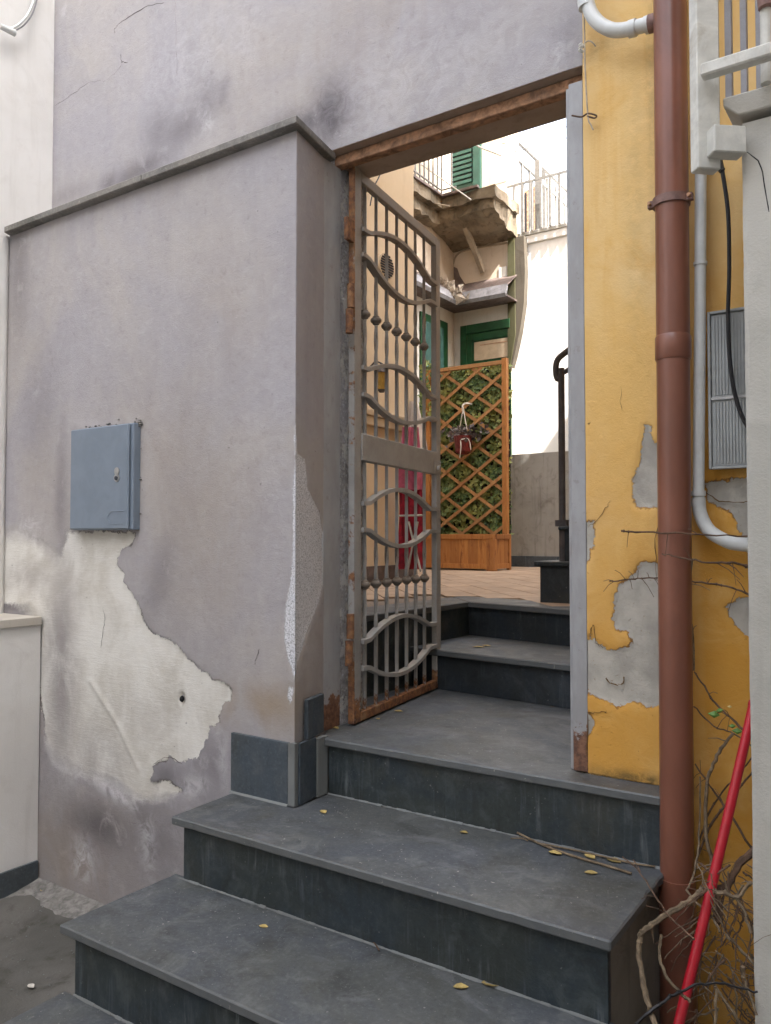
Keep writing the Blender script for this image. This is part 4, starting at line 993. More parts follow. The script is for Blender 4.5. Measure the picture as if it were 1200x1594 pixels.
# ================================================================== PLANTER WITH TRELLIS
px0, px1, py0, py1 = -5.02, -3.935, 7.9, 8.34
pn = thing('trellis_planter', 'orange pine planter box with a diagonal lattice trellis', 'planter', ((px0+px1)/2, (py0+py1)/2, PZ))
bt = 1.645
MB().box(px0, px1, py0, py0+.03, PZ+.02, PZ+.075).build('bottom_rail', M['wood'], pn, bevel=.003)
MB().box(px0, px1, py0-.004, py0+.05, bt-.055, bt).build('top_rail', M['wood'], pn, bevel=.003)
MB().box(px1-.029, px1+.001, py0+.051, py1, PZ+.02, PZ+.075).build('bottom_rail', M['wood'], pn, bevel=.003)
MB().box(px1-.03, px1+.004, py0+.051, py1, bt-.055, bt).build('top_rail', M['wood'], pn, bevel=.003)
MB().box(px1-.085, px1+.003, py0-.006, py0+.028, PZ+.0, bt-.056).build('corner_post', M['wood'], pn, bevel=.003)
MB().box(px1-.03, px1+.0035, py0+.029, py0+.085, PZ, bt-.056).build('corner_post', M['wood'], pn, bevel=.003)
MB().box(px1-.035, px1+.0035, py1-.05, py1, PZ, bt-.056).build('corner_post', M['wood'], pn, bevel=.003)
MB().box(px0-.003, px0+.08, py0-.006, py0+.028, PZ, bt-.056).build('corner_post', M['wood'], pn, bevel=.003)
k = 0; x = px0+.082; wbd = (px1-.087-px0-.082)/8
for k in range(8): MB().box(x+k*wbd+.001, x+(k+1)*wbd-.001, py0+.010, py0+.024, PZ+.076, bt-.056).build('board', M['wood'], pn, bevel=.0015)
for k in range(3): MB().box(px1-.022, px1-.008, py0+.088+k*.1, py0+.186+k*.1, PZ+.076, bt-.056).build('board', M['wood'], pn, bevel=.0015)
MB().box(px0+.02, px1-.03, py0+.04, py1-.02, bt-.12, bt-.06).build('soil', M['soil'], pn)
MB().box(px0+.0, px0+.014, py0+.03, py1, PZ+.02, bt-.01).box(px0+.015, px1-.04, py1-.014, py1, PZ+.02, bt-.01).build('board', M['wood'], pn)
TY = 8.30; tt = 3.625
MB().box(px1-.075, px1-.015, TY-.03, TY+.03, bt+.001, tt+.02).build('trellis_post', M['wood'], pn, bevel=.003)
MB().box(px0+.0, px0+.06, TY-.03, TY+.03, bt+.001, tt-.001).build('trellis_post', M['wood'], pn, bevel=.003)
MB().box(px0, px1-.076, TY-.022, TY+.022, tt-.045, tt).build('trellis_rail', M['slat'], pn, bevel=.003)
x0, x1, z0, z1 = px0+.061, px1-.076, bt+.002, tt-.046; S = .29; SL = .70
for sgn in (1, -1):
    k0 = -12
    for k in range(-14, 16):
        # line z = z0 + sgn*(x - x0)*1.06 + k*S
        pts = []
        for xx in (x0, x1):
            zz = z0+sgn*(xx-x0)*SL+k*S
            if z0 <= zz <= z1: pts.append((xx, zz))
        for zz in (z0, z1):
            xx = x0+(zz-z0-k*S)/(sgn*SL)
            if x0 < xx < x1: pts.append((xx, zz))
        if len(pts) < 2: continue
        pts.sort(); a, b = pts[0], pts[-1]
        if math.dist(a, b) < .06: continue
        yy = TY-.008 if sgn > 0 else TY+.004
        MB().beam((a[0], yy, a[1]), (b[0], yy, b[1]), .010, .036, (0, 0, 1)).build('lattice_slat', M['slat'], pn)
# ivy behind the lattice
def leaf_cloud(m, n, fn, s0, s1):
    for _ in range(n):
        c, s = Vector(fn()), random.uniform(s0, s1)
        a = Vector((random.gauss(0, 1), random.gauss(0, .5), random.gauss(0, 1))).normalized()
        nrm = Vector((random.gauss(0, .5), -1, random.gauss(.3, .5))).normalized(); b = nrm.cross(a)
        if b.length < .1: continue
        b.normalize()
        m.add([c-a*s*.5, c-a*s*.1+b*s*.42+nrm*s*.1, c+a*s*.1+b*s*.22, c+a*s*.55, c+a*s*.1-b*s*.22, c-a*s*.1-b*s*.42+nrm*s*.1], [(0, 1, 2, 3), (0, 3, 4, 5)])
iv = thing('ivy', 'green and yellowish ivy filling the back of the orange trellis', 'plant', (-4.5, TY+.05, bt))
m = MB(); leaf_cloud(m, 4200, lambda: (random.uniform(x0, x1+.05), TY+.02+abs(random.gauss(0, .05)), random.uniform(z0-.02, z1+.02)), .035, .085)
tag(m.build('foliage', M['ivy'], iv), kind='stuff')
m = MB(); leaf_cloud(m, 260, lambda: (random.uniform(px0-.08, px0+.15), TY+random.uniform(-.1, .1), random.uniform(3.0, 3.75)), .04, .08)
tag(m.build('foliage', M['ivy'], iv), kind='stuff')
m = MB()
for k in range(14): 
    xa = random.uniform(x0, x1); m.tube(bez([(xa, TY+.06, bt-.05), (xa+random.uniform(-.2, .2), TY+.07, 2.3), (xa+random.uniform(-.3, .3), TY+.06, 3.0), (min(x1, max(x0, xa+random.uniform(-.4, .4))), TY+.06, 3.5)], 4), .006, 4)
m.build('stems', M['bark'], iv)
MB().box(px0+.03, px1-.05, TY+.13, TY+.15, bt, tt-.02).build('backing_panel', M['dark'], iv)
# hanging pot on the trellis
hp = at(721, 690, 'Y', TY-.12)
pot = thing('hanging_pot', 'dark red wrapped pot with dried plant hung by white ribbon on trellis', 'hanging pot', (hp[0], hp[1], hp[2]-.14))
MB().lathe([(.05, -.13), (.09, -.10), (.10, .0), (.115, .08), (.09, .075)], hp, 14).build('pot', M['potred'], pot)
m = MB()
for k in range(26):
    a = random.uniform(0, 6.28); m.tube(bez([(hp[0], hp[1], hp[2]+.05), (hp[0]+math.cos(a)*.09, hp[1]+math.sin(a)*.05, hp[2]+.10), (hp[0]+math.cos(a)*.17, hp[1]+math.sin(a)*.07, hp[2]+random.uniform(.02, .2))], 3), .006, 4)
m.build('dry_stems', M['dryplant'], pot)
m = MB(); leaf_cloud(m, 160, lambda: (hp[0]+random.gauss(0, .11), hp[1]+random.gauss(0, .04), hp[2]+.11+random.gauss(0, .05)), .04, .08)
m.build('dry_leaves', M['dryplant'], pot)
for dx in (-.05, .05): MB().tube(bez([(hp[0]+dx, hp[1], hp[2]+.15), (hp[0]+dx*.3, hp[1], hp[2]+.33), (hp[0]-.01, hp[1]+.02, hp[2]+.42)], 4), .006, 5).build('ribbon', M['ribbon'], pot)
MB().tube(bez([(hp[0]-.01, hp[1]+.02, hp[2]+.35), (hp[0]-.02, hp[1]+.02, hp[2]+.43), (hp[0]+.0, hp[1]+.06, hp[2]+.47), (hp[0]+.06, hp[1]+.10, hp[2]+.46)], 4), .011, 6).build('hook', M['ribbon'], pot)
MB().tube(bez([(hp[0]+.02, hp[1]-.10, hp[2]+.02), (hp[0]+.04, hp[1]-.13, hp[2]-.06), (hp[0]+.02, hp[1]-.12, hp[2]-.18)], 4), .006, 4).build('tassel', M['ribbon'], pot)
MB().tube(bez([(hp[0]+.03, hp[1]-.11, hp[2]+.03), (hp[0]+.11, hp[1]-.08, hp[2]+.03), (hp[0]+.125, hp[1]-.05, hp[2]-.09)], 4), .006, 4).build('tassel', M['ribbon'], pot)

# clothes airer with red, pink and white cloths (seen through the gate bars)
AYY = 5.95
A_ = lambda x, y, dy=0.0: at(x, y, 'Y', AYY+dy)
ai = thing('clothes_airer', 'folding airer with crossed white legs seen through the gate bars', 'airer', A_(645, 890))
for a_, b_ in (((636, 812), (655, 890)), ((650, 812), (634, 890)), ((620, 803), (657, 802)), ((622, 700), (662, 698))):
    MB().tube([A_(*a_, -.06), A_(*b_, -.06)], .010, 6).build('leg' if a_[1] > 805 else 'cross_bar', M['whiterail'], ai, smooth=True)
def cloth(x0_, x1_, y0_, y1_, dy, name, mat, label, pinch=0.0, seed=0, base=None):
    nx, ny = 22, 26; vs = []; fs = []
    for i in range(nx+1):
        for j in range(ny+1):
            u, v = i/nx, j/ny; w = 1-pinch*(1-v)
            xx = (x0_+x1_)/2+(x1_-x0_)*(u-.5)*w
            q = A_(xx, y0_+(y1_-y0_)*v, dy); d = .03*math.sin(u*17+seed+v*2)*(.4+v)+.012*math.sin(u*41+seed)
            vs.append((q[0], q[1]+d, q[2]))
    for i in range(nx):
        for j in range(ny): a = i*(ny+1)+j; fs.append((a, a+ny+1, a+ny+2, a+1))
    n = len(vs); vs += [(a, b+.006, c) for a, b, c in vs]; fs += [tuple(n+i for i in reversed(f)) for f in fs]
    return tag(new_obj(name, vs, fs, mat, smooth=True), label, 'cloth')
cloth(619, 659, 762, 886, 0.0, 'red_cloth', M['cloth_red'], 'deep red cloth hanging low on airer behind the gate', 0, 1)
cloth(621, 656, 665, 762, -.03, 'pink_cloth', M['cloth_pink'], 'pink cloth hanging on airer above the red cloth', .25, 2)
cloth(620, 667, 625, 712, .08, 'white_cloth', M['cloth_white'], 'white sheet draped to a point on the airer', .8, 3)

# ================================================================== ELECTRIC BOX ON THE GREY WALL
BY = 2.178
BXa = at(109, 740, 'Y', BY)[0]; BXb = at(203, 740, 'Y', BY)[0]; BZa = at(155, 825, 'Y', BY)[2]; BZb = at(155, 663, 'Y', BY)[2]
eb = thing('electric_box', 'blue grey steel meter box fixed on the peeling plaster wall', 'meter box', ((BXa+BXb)/2, LY, BZa))
MB().box(BXa+.004, BXb, BY+.014, LY+.004, BZa, BZb).build('housing', M['box'], eb, bevel=.004)
dr = MB().box(BXa, BXb-.016, BY, BY+.013, BZa+.003, BZb-.003).build('door', M['box'], eb, bevel=.005)
lk = at(182, 740, 'Y', BY-.001)
MB().tube([(lk[0], BY-.0001, lk[2]+.018), (lk[0], BY-.004, lk[2]+.018)], .016, 16).tube([(lk[0], BY-.0002, lk[2]-.01), (lk[0], BY-.0042, lk[2]-.01)], .017, 16).build('lock_plate', M['steel'], dr)
MB().tube([(lk[0], BY-.0045, lk[2]-.012), (lk[0], BY-.008, lk[2]-.012)], .009, 12).build('lock', M['boxdark'], dr)
bp0 = at(168, 796, 'Y', BY); bp1 = at(192, 815, 'Y', BY)
ol = [(bp1[0], bp0[2]), (bp0[0]+.02, bp0[2]), (bp0[0], bp0[2]-.02), (bp0[0], bp1[2]+.02), (bp0[0]+.02, bp1[2]), (bp1[0], bp1[2])]
MB().tube([(x, BY-.0005, z) for x, z in ol], .0022, 6).build('pressed_outline', M['box'], dr)
# lumps of filler round the box
m = MB()
for k in range(30):
    t = random.random()
    if t < .55: c = Vector((BXa+.03+random.random()*(BXb-BXa), LY-.004, BZb+.012+random.gauss(0, .006)))
    elif t < .75: c = Vector((BXb+.008, LY-.004, BZa+random.random()*(BZb-BZa)))
    else: c = Vector((BXa-.01, LY-.002, BZa+.12+random.random()*.14))
    r = random.uniform(.003, .007)
    m.lathe([(r*.5, -r*.5), (r, 0), (r*.6, r*.5)], c, 6)
for k in range(7):
    c = Vector((BXb+.006+random.gauss(0, .006), LY-.008, BZb-.002+random.gauss(0, .008))); r = random.uniform(.005, .010); m.lathe([(r*.5, -r*.5), (r, 0), (r*.5, r*.5)], c, 6)
tag(m.build('filler', M['filler'], eb), kind='stuff')

# ================================================================== BROWN DOWNPIPE
PX, PY = -.615, 2.405
dp = thing('downpipe', 'brown painted rainwater downpipe running down the yellow wall', 'downpipe', (PX, PY, .1))
RP = .047
MB().tube([(PX+.009, PY, 5.6), (PX, PY, 2.13)], RP, 28).build('pipe_length', M['pipe'], dp, smooth=True)
MB().tube([(PX, PY, 2.155), (PX-.004, PY, 1.0), (PX-.006, PY, .62)], RP-.0005, 28).build('pipe_length', M['pipe'], dp, smooth=True)
MB().tube([(PX-.006, PY, .63), (PX-.006, PY, .05)], RP+.004, 28).build('pipe_length', M['pipe'], dp, smooth=True)
MB().tube([(PX, PY, 2.118), (PX, PY, 2.122), (PX, PY, 2.185), (PX, PY, 2.190)], [RP+.001, RP+.0035, RP+.0035, RP+.001], 28).build('coupling', M['pipe'], dp, smooth=True)
cz = 2.585
MB().tube([(PX+.0, PY, cz-.013), (PX, PY, cz-.012), (PX, PY, cz+.012), (PX, PY, cz+.013)], [RP+.001, RP+.006, RP+.006, RP+.001], 28).build('clamp', M['clamp'], dp, smooth=True)
for sx in (-1, 1):
    MB().box(PX+sx*.052-.012, PX+sx*.052+.012, PY-.022, PY-.004, cz-.012, cz+.010).build('clamp_ear', M['clamp'], dp, bevel=.002)
    MB().tube([(PX+sx*.056, PY-.034, cz-.001), (PX+sx*.056, PY-.002, cz-.001)], .005, 8).build('bolt', M['rust'], dp)
# white elbow pipe feeding it at the top
el = thing('elbow_pipe', 'off white plastic elbow pipe joining the top of brown downpipe', 'pipe', at(960, 45, 'Y', 2.42))
e_ = lambda x, y: at(x, y, 'Y', 2.425)
pts = bez([e_(912, -60), e_(914, 0), e_(926, 30), e_(950, 46), e_(975, 46), e_(1000, 40), e_(1030, 34)], 6)
MB().tube(pts, .0215, 14).build('pipe', M['pvc'], el, smooth=True)
for a_, b_ in (((911, 0), (913, 12)), ((979, 46), (990, 43)), ((1004, 40), (1012, 37))):
    MB().tube([e_(*a_), e_(*b_)], .0255, 14).build('collar', M['pvc'], el, smooth=True)
MB().tube([e_(1010, 38), e_(1030, 32)], .027, 14).build('collar', M['clamp'], el, smooth=True)
# thin wire hanging along the seam with a hook
hw = thing('hanging_wire', 'thin beige wire dangling down the seam beside the lintel', 'wire', at(915, 180, 'Y', 2.46))
w_ = lambda x, y: at(x, y, 'Y', 2.47)
MB().tube(bez([w_(909, 12), w_(910, 60), w_(911, 110), w_(915, 180), w_(920, 195), w_(923, 202)]), .0028, 5).build('wire', M['wire'], hw)
MB().tube(bez([w_(890, 180), w_(905, 182), w_(915, 177), w_(928, 180), w_(925, 184), w_(914, 181)]), .003, 5).build('hook', M['bark'], hw)
MB().tube(bez([w_(907, 70), w_(915, 64), w_(922, 66), w_(927, 72)]), .0025, 5).build('frayed_end', M['wire'], hw)
m = MB()
for k in range(12):
    c = Vector(w_(905+random.uniform(-3, 3), 75+random.uniform(-6, 8))); r = random.uniform(.004, .009); m.lathe([(r*.5, -r*.6), (r, 0), (r*.5, r*.6)], c, 5)
m.build('plaster_lump', M['whitemetal'], hw)

# ================================================================== WHITE CONDUIT, METER CABINET, BLACK CABLE
cd = thing('white_conduit', 'white plastic conduit with curved foot right of the brown downpipe', 'conduit', at(1089, 780, 'Y', 2.45))
c_at = lambda x, y: at(x, y, 'Y', 2.445)
MB().tube([c_at(1091, 150), c_at(1090, 420), c_at(1087, 780)], .0165, 14).build('pipe', M['pvc'], cd, smooth=True)
MB().tube(bez([c_at(1087, 775), c_at(1090, 800), c_at(1104, 826), c_at(1130, 842), c_at(1150, 847), c_at(1195, 850)], 7), .0195, 14).build('elbow', M['pvc'], cd, smooth=True)
for a_, b_, r in (((1087, 764), (1087, 772), .021), ((1087, 780), (1087, 788), .021), ((1090, 408), (1090, 413), .0195), ((1164, 848), (1175, 849), .0225)):
    MB().tube([c_at(*a_), c_at(*b_)], r, 14).build('collar', M['pvc'], cd, smooth=True)
mc = thing('meter_cabinet', 'grey ribbed plastic meter cabinet on the yellow wall behind cable', 'cabinet', (-.44, 2.49, 1.8))
ca = at(1101, 487, 'Y', 2.46); cbm = at(1103, 731, 'Y', 2.46); mid = at(1103, 622, 'Y', 2.46)[2]
X0, X1 = ca[0], -.33
MB().box(X0+.006, X1, 2.466, 2.512, cbm[2]+.006, ca[2]-.006).build('back_box', M['cabinet'], mc, bevel=.003)
MB().box(X0, X0+.008, 2.452, 2.47, cbm[2], ca[2]).box(X0+.0081, X1, 2.452, 2.47, cbm[2], cbm[2]+.008).box(X0+.0081, X1, 2.452, 2.47, ca[2]-.008, ca[2]).build('rim', M['cabinet'], mc, bevel=.0015)
for (za, zb) in ((cbm[2]+.010, mid-.004), (mid+.004, ca[2]-.010)):
    d = MB().box(X0+.010, X1, 2.460, 2.4655, za, zb).build('door', M['cabinet'], mc)
    for k in range(18):
        MB().box(X0+.016+k*.0085, X0+.0205+k*.0085, 2.4565, 2.4599, za+.006, zb-.006).build('rib', M['cabinet'], d)
MB().box(X0+.009, X1, 2.4535, 2.4655, mid-.0038, mid+.0038).build('divider', M['steel'], mc)
bc = thing('black_cable', 'black rubber cable hanging in front of the grey meter cabinet', 'cable', at(1120, 245, 'Y', 2.43))
k_ = lambda x, y: at(x, y, 'Y', 2.43)
MB().tube(bez([k_(1119, 236), k_(1124, 265), k_(1133, 330), k_(1135, 420), k_(1133, 500), k_(1138, 580), k_(1150, 635), k_(1168, 672), k_(1195, 710)]), .0058, 8).build('cable', M['cable'], bc, smooth=True)
MB().tube(bez([k_(1118, 240), k_(1122, 262), k_(1125, 266)]), .009, 8).build('cable_gland', M['cable'], bc, smooth=True)

# ================================================================== STAIR LANDING, RAILING AND PIER AT RIGHT
pr_ = thing('concrete_pier', 'rough grey rendered pier at the right edge of the photograph', 'pier', (.1, 2.2, 0))
pxl = at(1165, 900, 'Y', 2.1)[0]
def pier_f(u, z): return {}
ptop = 2.615
wall_grid('plaster_face', [(pxl, 2.4), (pxl, 2.1), (.9, 2.1)], -.05, ptop, .013, M['pier'], pr_, None, lambda u, z, F: .005*fbm(u*4, z*4, 101)+.003*fbm(u*16, z*16, 102)+.0016*fbm(u*90, z*90, 103))
MB().box(pxl+.012, .9, 2.112, 2.4, -.05, ptop-.004).build('pier_core', M['pier'], pr_)
lnd = thing('stair_landing', 'grey concrete landing slab resting on the rendered pier', 'landing', (.2, 2.3, 2.62))
sz = at(1122, 160, 'Y', 2.1)[2]; sxl = at(1128, 160, 'Y', 2.1)[0]
MB().extr([(sxl, 2.08, sz), (sxl, 2.08, sz-.022), (sxl+.035, 2.08, sz-.052), (.9, 2.08, sz-.052), (.9, 2.08, sz)][::-1], (0, .415, 0)).build('slab', M['pier'], lnd, bevel=.003)
bal = thing('landing_railing', 'chalky white post and rails of the stair landing above the cabinet', 'railing', at(1100, 262, 'Y', 2.04))
ps = at(1083, 180, 'Y', 2.02)
ry = R(41.5); mt = lambda c: Matrix.Translation(c) @ Matrix.Rotation(math.pi/2-ry, 4, 'Z')
pb = at(1090, 262, 'Y', 2.03)
pc = Vector(at(1098, 262, 'Y', 2.03))
MB().box(-.030, .030, -.018, .018, pc.z, pc.z+2.4, Matrix.Translation((pc.x-.004, pc.y+.02, 0)) @ Matrix.Rotation(R(42), 4, 'Z')).build('post', M['whitemetal'], bal, bevel=.003)
stb = Vector(at(1118, 219, 'Y', 2.03))
MB().box(-.01, .072, -.024, .020, stb.z-.034, stb.z+.032, Matrix.Translation((stb.x-.012, stb.y+.0, 0)) @ Matrix.Rotation(R(40), 4, 'Z')).build('bracket', M['whitemetal'], bal, bevel=.003)
r0 = at(1092, 112, 'Y', 2.0)
MB().box(r0[0], .9, 1.985, 2.018, r0[2]-.017, r0[2]+.014).build('rail', M['whitemetal'], bal, bevel=.004)
for k, (xa, xb) in enumerate(((1112, 1118), (1129, 1139.5), (1153, 1163), (1177, 1187), (1201, 1211), (1226, 1236))):
    a = at(xa, 60, 'Y', 2.14)[0]; b = at(xb, 60, 'Y', 2.14)[0]
    MB().box(a, b, 2.128, 2.15, sz+.001, sz+2.2).build('baluster', M['greybar'], bal, bevel=.0015)
MB().tube([at(1189, -30, 'Y', 2.05), at(1192, 12, 'Y', 2.05)], [.02, .017], 12).build('rail_end', M['clamp'], bal, smooth=True)
MB().tube([at(1191, -60, 'Y', 2.06), at(1193, 130, 'Y', 2.06)], .013, 10).build('newel', M['whitemetal'], bal, smooth=True)
# rough crack line on the pier
m = MB(); cpts = [(1163, 237), (1172, 244), (1180, 250), (1185, 262), (1187, 268), (1190, 290), (1197, 330)]
m.tube([Vector(at(*q, 'Y', 2.1))+Vector((0, -.0005, 0)) for q in cpts], .0014, 4); m.build('crack', M['dark'], pr_)

sw = thing('light_block_wall', 'unseen rendered wall added right of the pier to block light', 'wall', (.5, 1.0, 0))
MB().box(.42, .60, -.6, 2.098, 0, 2.6).build('wall', M['pier'], sw)  # unseen wall added to darken the soil bed beside the steps

# ================================================================== RED POLE
rp = thing('red_pole', 'red painted metal pole leaning against the yellow wall behind pier', 'pole', at(1050, 1620, 'Y', 2.02))
MB().tube([at(1052, 1612, 'Y', 2.02), at(1100, 1412, 'Y', 2.14), at(1135, 1262, 'Y', 2.235), at(1172, 1100, 'Y', 2.34)], .0125, 16).build('pole', M['red'], rp, smooth=True)
MB().tube([at(1172, 1100, 'Y', 2.34), at(1174, 1092, 'Y', 2.345)], .0138, 16).build('pole_cap', M['red'], rp, smooth=True)

# ================================================================== DEAD VINE
vn = thing('dead_vine', 'leafless vine with tangled dry stems on the lower yellow wall', 'vine', (-.5, 2.4, .05))
def twig(pts, r0_, r1_, mat='bark', name='stem', n=6, jit=.0022, side=0):
    P = bez([at(x, y, 'Y', yy) for x, y, yy in pts], 5)
    P = [q+Vector((random.gauss(0, jit*.6), random.gauss(0, jit*.4), random.gauss(0, jit*.6))) for q in P]
    k = len(P); rs = [.72*(r0_+(r1_-r0_)*i/(k-1))*random.uniform(.88, 1.12) for i in range(k)]
    m = MB().tube(P, rs, n)
    for i in range(side):
        j = random.randrange(1, k-1); d = Vector((random.gauss(0, 1), random.gauss(-.1, .3), random.gauss(.2, 1))).normalized(); L = random.uniform(.02, .07)
        m.tube([P[j], P[j]+d*L*.5, P[j]+d*L+Vector((0, 0, -.01))], [rs[j]*.5, rs[j]*.35, .0008], 4)
    for i in range(max(1, k//7)):
        j = random.randrange(1, k-1); r = rs[j]*1.3; m.lathe([(r*.5, -r), (r, 0), (r*.5, r)], P[j], 6)
    return m.build(name, M[mat], vn, smooth=True)
twig([(968, 826, 2.45), (990, 828, 2.44), (1040, 829, 2.34), (1100, 832, 2.38), (1172, 835, 2.43)], .0045, .003, side=3)
twig([(948, 905, 2.47), (975, 902, 2.45), (1005, 900, 2.44), (1035, 900, 2.45)], .0035, .003, side=12)
twig([(1172, 885, 2.34), (1140, 876, 2.30), (1100, 876, 2.28), (1060, 868, 2.27), (1030, 863, 2.27)], .006, .0025, side=4)
twig([(1172, 928, 2.43), (1140, 915, 2.42), (1100, 908, 2.41), (1070, 902, 2.42), (1060, 880, 2.43)], .0045, .003, side=5)
twig([(1078, 870, 2.40), (1074, 900, 2.41), (1073, 950, 2.41), (1078, 990, 2.42), (1080, 1045, 2.42)], .0045, .004, 'palebark', side=3)
twig([(1080, 1045, 2.42), (1100, 1075, 2.42), (1118, 1100, 2.42), (1140, 1120, 2.41), (1165, 1145, 2.40)], .003, .005, side=3)
twig([(1080, 1100, 2.43), (1110, 1130, 2.43), (1138, 1140, 2.42), (1175, 1165, 2.41)], .003, .003, side=2)
twig([(1140, 1142, 2.40), (1122, 1165, 2.40), (1108, 1195, 2.40), (1100, 1220, 2.40), (1098, 1290, 2.40), (1110, 1360, 2.38), (1100, 1420, 2.34)], .006, .008, 'palebark', side=3)
twig([(1172, 1200, 2.43), (1140, 1240, 2.42), (1110, 1280, 2.42), (1080, 1350, 2.42), (1075, 1420, 2.4)], .004, .006, side=4)
twig([(1082, 1190, 2.43), (1110, 1230, 2.43), (1135, 1265, 2.43), (1175, 1330, 2.42)], .003, .005, side=4)
twig([(1172, 1180, 2.44), (1140, 1215, 2.44), (1105, 1262, 2.44), (1085, 1330, 2.44)], .003, .004, side=2)
twig([(1090, 1210, 2.42), (1088, 1290, 2.40), (1085, 1340, 2.32), (1075, 1375, 2.22), (1068, 1386, 2.2)], .0035, .004, 'palebark', side=2)
twig([(1068, 1386, 2.2), (1085, 1405, 2.16), (1110, 1430, 2.14), (1120, 1450, 2.12)], .004, .004, 'palebark')
twig([(1178, 1320, 2.25), (1150, 1345, 2.22), (1135, 1375, 2.2), (1118, 1390, 2.18), (1118, 1440, 2.16)], .014, .010, 'bark', side=2)
twig([(1096, 1386, 2.16), (1070, 1405, 2.10), (1040, 1422, 2.06), (1015, 1440, 2.02), (998, 1452, 1.99)], .0105, .009, 'palebark', side=1)
twig([(998, 1452, 1.99), (994, 1480, 1.98), (1000, 1525, 1.96), (1010, 1565, 1.94), (1022, 1605, 1.9)], .0085, .0095, 'palebark')
twig([(1030, 1455, 2.04), (1026, 1480, 2.02), (1035, 1515, 2.0), (1058, 1545, 2.0), (1075, 1560, 2.0)], .005, .0055, 'palebark')
twig([(1110, 1388, 2.12), (1130, 1392, 2.12), (1150, 1395, 2.12), (1168, 1372, 2.12)], .009, .006, 'palebark', side=2)
twig([(1145, 1395, 2.12), (1158, 1420, 2.12), (1168, 1450, 2.11)], .006, .005, 'palebark')
twig([(1130, 1455, 2.14), (1150, 1475, 2.14), (1180, 1510, 2.12)], .005, .005, 'palebark')
twig([(1155, 1505, 2.10), (1162, 1535, 2.10), (1178, 1580, 2.08)], .006, .005, 'palebark')
twig([(1105, 1515, 2.10), (1120, 1545, 2.10), (1140, 1575, 2.08), (1155, 1605, 2.08)], .004, .005, 'palebark', side=2)
twig([(1114, 1480, 2.12), (1135, 1500, 2.12), (1145, 1540, 2.1), (1147, 1600, 2.1)], .0025, .003, 'palebark', side=2)
twig([(1115, 1535, 2.06), (1114, 1565, 2.05), (1112, 1610, 2.04)], .005, .005, 'palebark')
twig([(980, 1605, 1.9), (1010, 1575, 1.92), (1050, 1548, 1.98), (1090, 1532, 2.03), (1130, 1532, 2.06), (1180, 1545, 2.08)], .006, .004, 'cable', side=0)
twig([(968, 1334, 2.20), (995, 1357, 2.16), (1020, 1395, 2.08), (1045, 1430, 2.02), (1080, 1462, 1.98)], .0022, .003, 'bark', side=3)
twig([(985, 1338, 2.18), (997, 1357, 2.16)], .0018, .002, 'bark')
for k in range(80):
    x = random.uniform(1082, 1178); y = random.uniform(1330, 1590); yy = random.uniform(2.1, 2.4)
    a = random.uniform(-1.2, 1.2); L = random.uniform(40, 120)
    twig([(x, y, yy), (x+math.sin(a)*L*.5+random.uniform(-8, 8), y+math.cos(a)*L*.5, yy-.02), (x+math.sin(a)*L, y+math.cos(a)*L, yy-.04)], random.uniform(.0018, .005), .0016, random.choice(['bark', 'palebark', 'bark']), side=2)
for (x, y, s, mt_) in ((1112, 1112, .030, 'leafgreen'), (1120, 1106, .02, 'leafgreen'), (1148, 1138, .026, 'leafgreen'), (1140, 1130, .018, 'leafgreen'), (1136, 1100, .012, 'leafyellow')):
    c = Vector(at(x, y, 'Y', 2.38)); a = Vector((random.uniform(-1, -.4), -.1, random.uniform(-.5, .5))).normalized(); b = a.cross(Vector((0, -1, .4))).normalized()
    MB().add([c-a*s*.5, c+b*s*.35, c+a*s*.6, c-b*s*.35, c+Vector((0, -.006, -.002))], [(0, 1, 4), (1, 2, 4), (2, 3, 4), (3, 0, 4)]).build('leaf', M[mt_], vn)

# ================================================================== FALLEN LEAVES AND TWIGS
def fallen(x, y, z, s, rot, label, mat='leafyellow', name='fallen_leaf'):
    s *= 1.25; c = Vector(at(x, y, 'Z', z)); c.z = z
    vs = []; n = 5
    prof = [(-.5, .0), (-.25, .26), (.05, .34), (.3, .2), (.52, 0), (.3, -.2), (.05, -.32), (-.25, -.24)]
    ca_, sa_ = math.cos(rot), math.sin(rot); curl = random.uniform(.15, .4)
    ring = [Vector((c.x+(u*ca_-v*sa_)*s, c.y+(u*sa_+v*ca_)*s, c.z+.0025+s*curl*(abs(v)*1.2+max(0, abs(u)-.3)*.7))) for u, v in prof]
    top = [Vector((c.x, c.y, c.z+.003))]
    vs = ring+top; k = len(prof); fs = [(i, (i+1) % k, k) for i in range(k)]
    vs += [v-Vector((0, 0, .0012)) for v in vs]; fs += [tuple(k+1+i for i in reversed(f)) for f in fs[:k]]
    o = new_obj(name, vs, fs, M[mat], base=(c.x, c.y, z)); return tag(o, label, 'leaf', 'dry leaves fallen on the steps')
T1, T2, T3 = .430, .645, .855
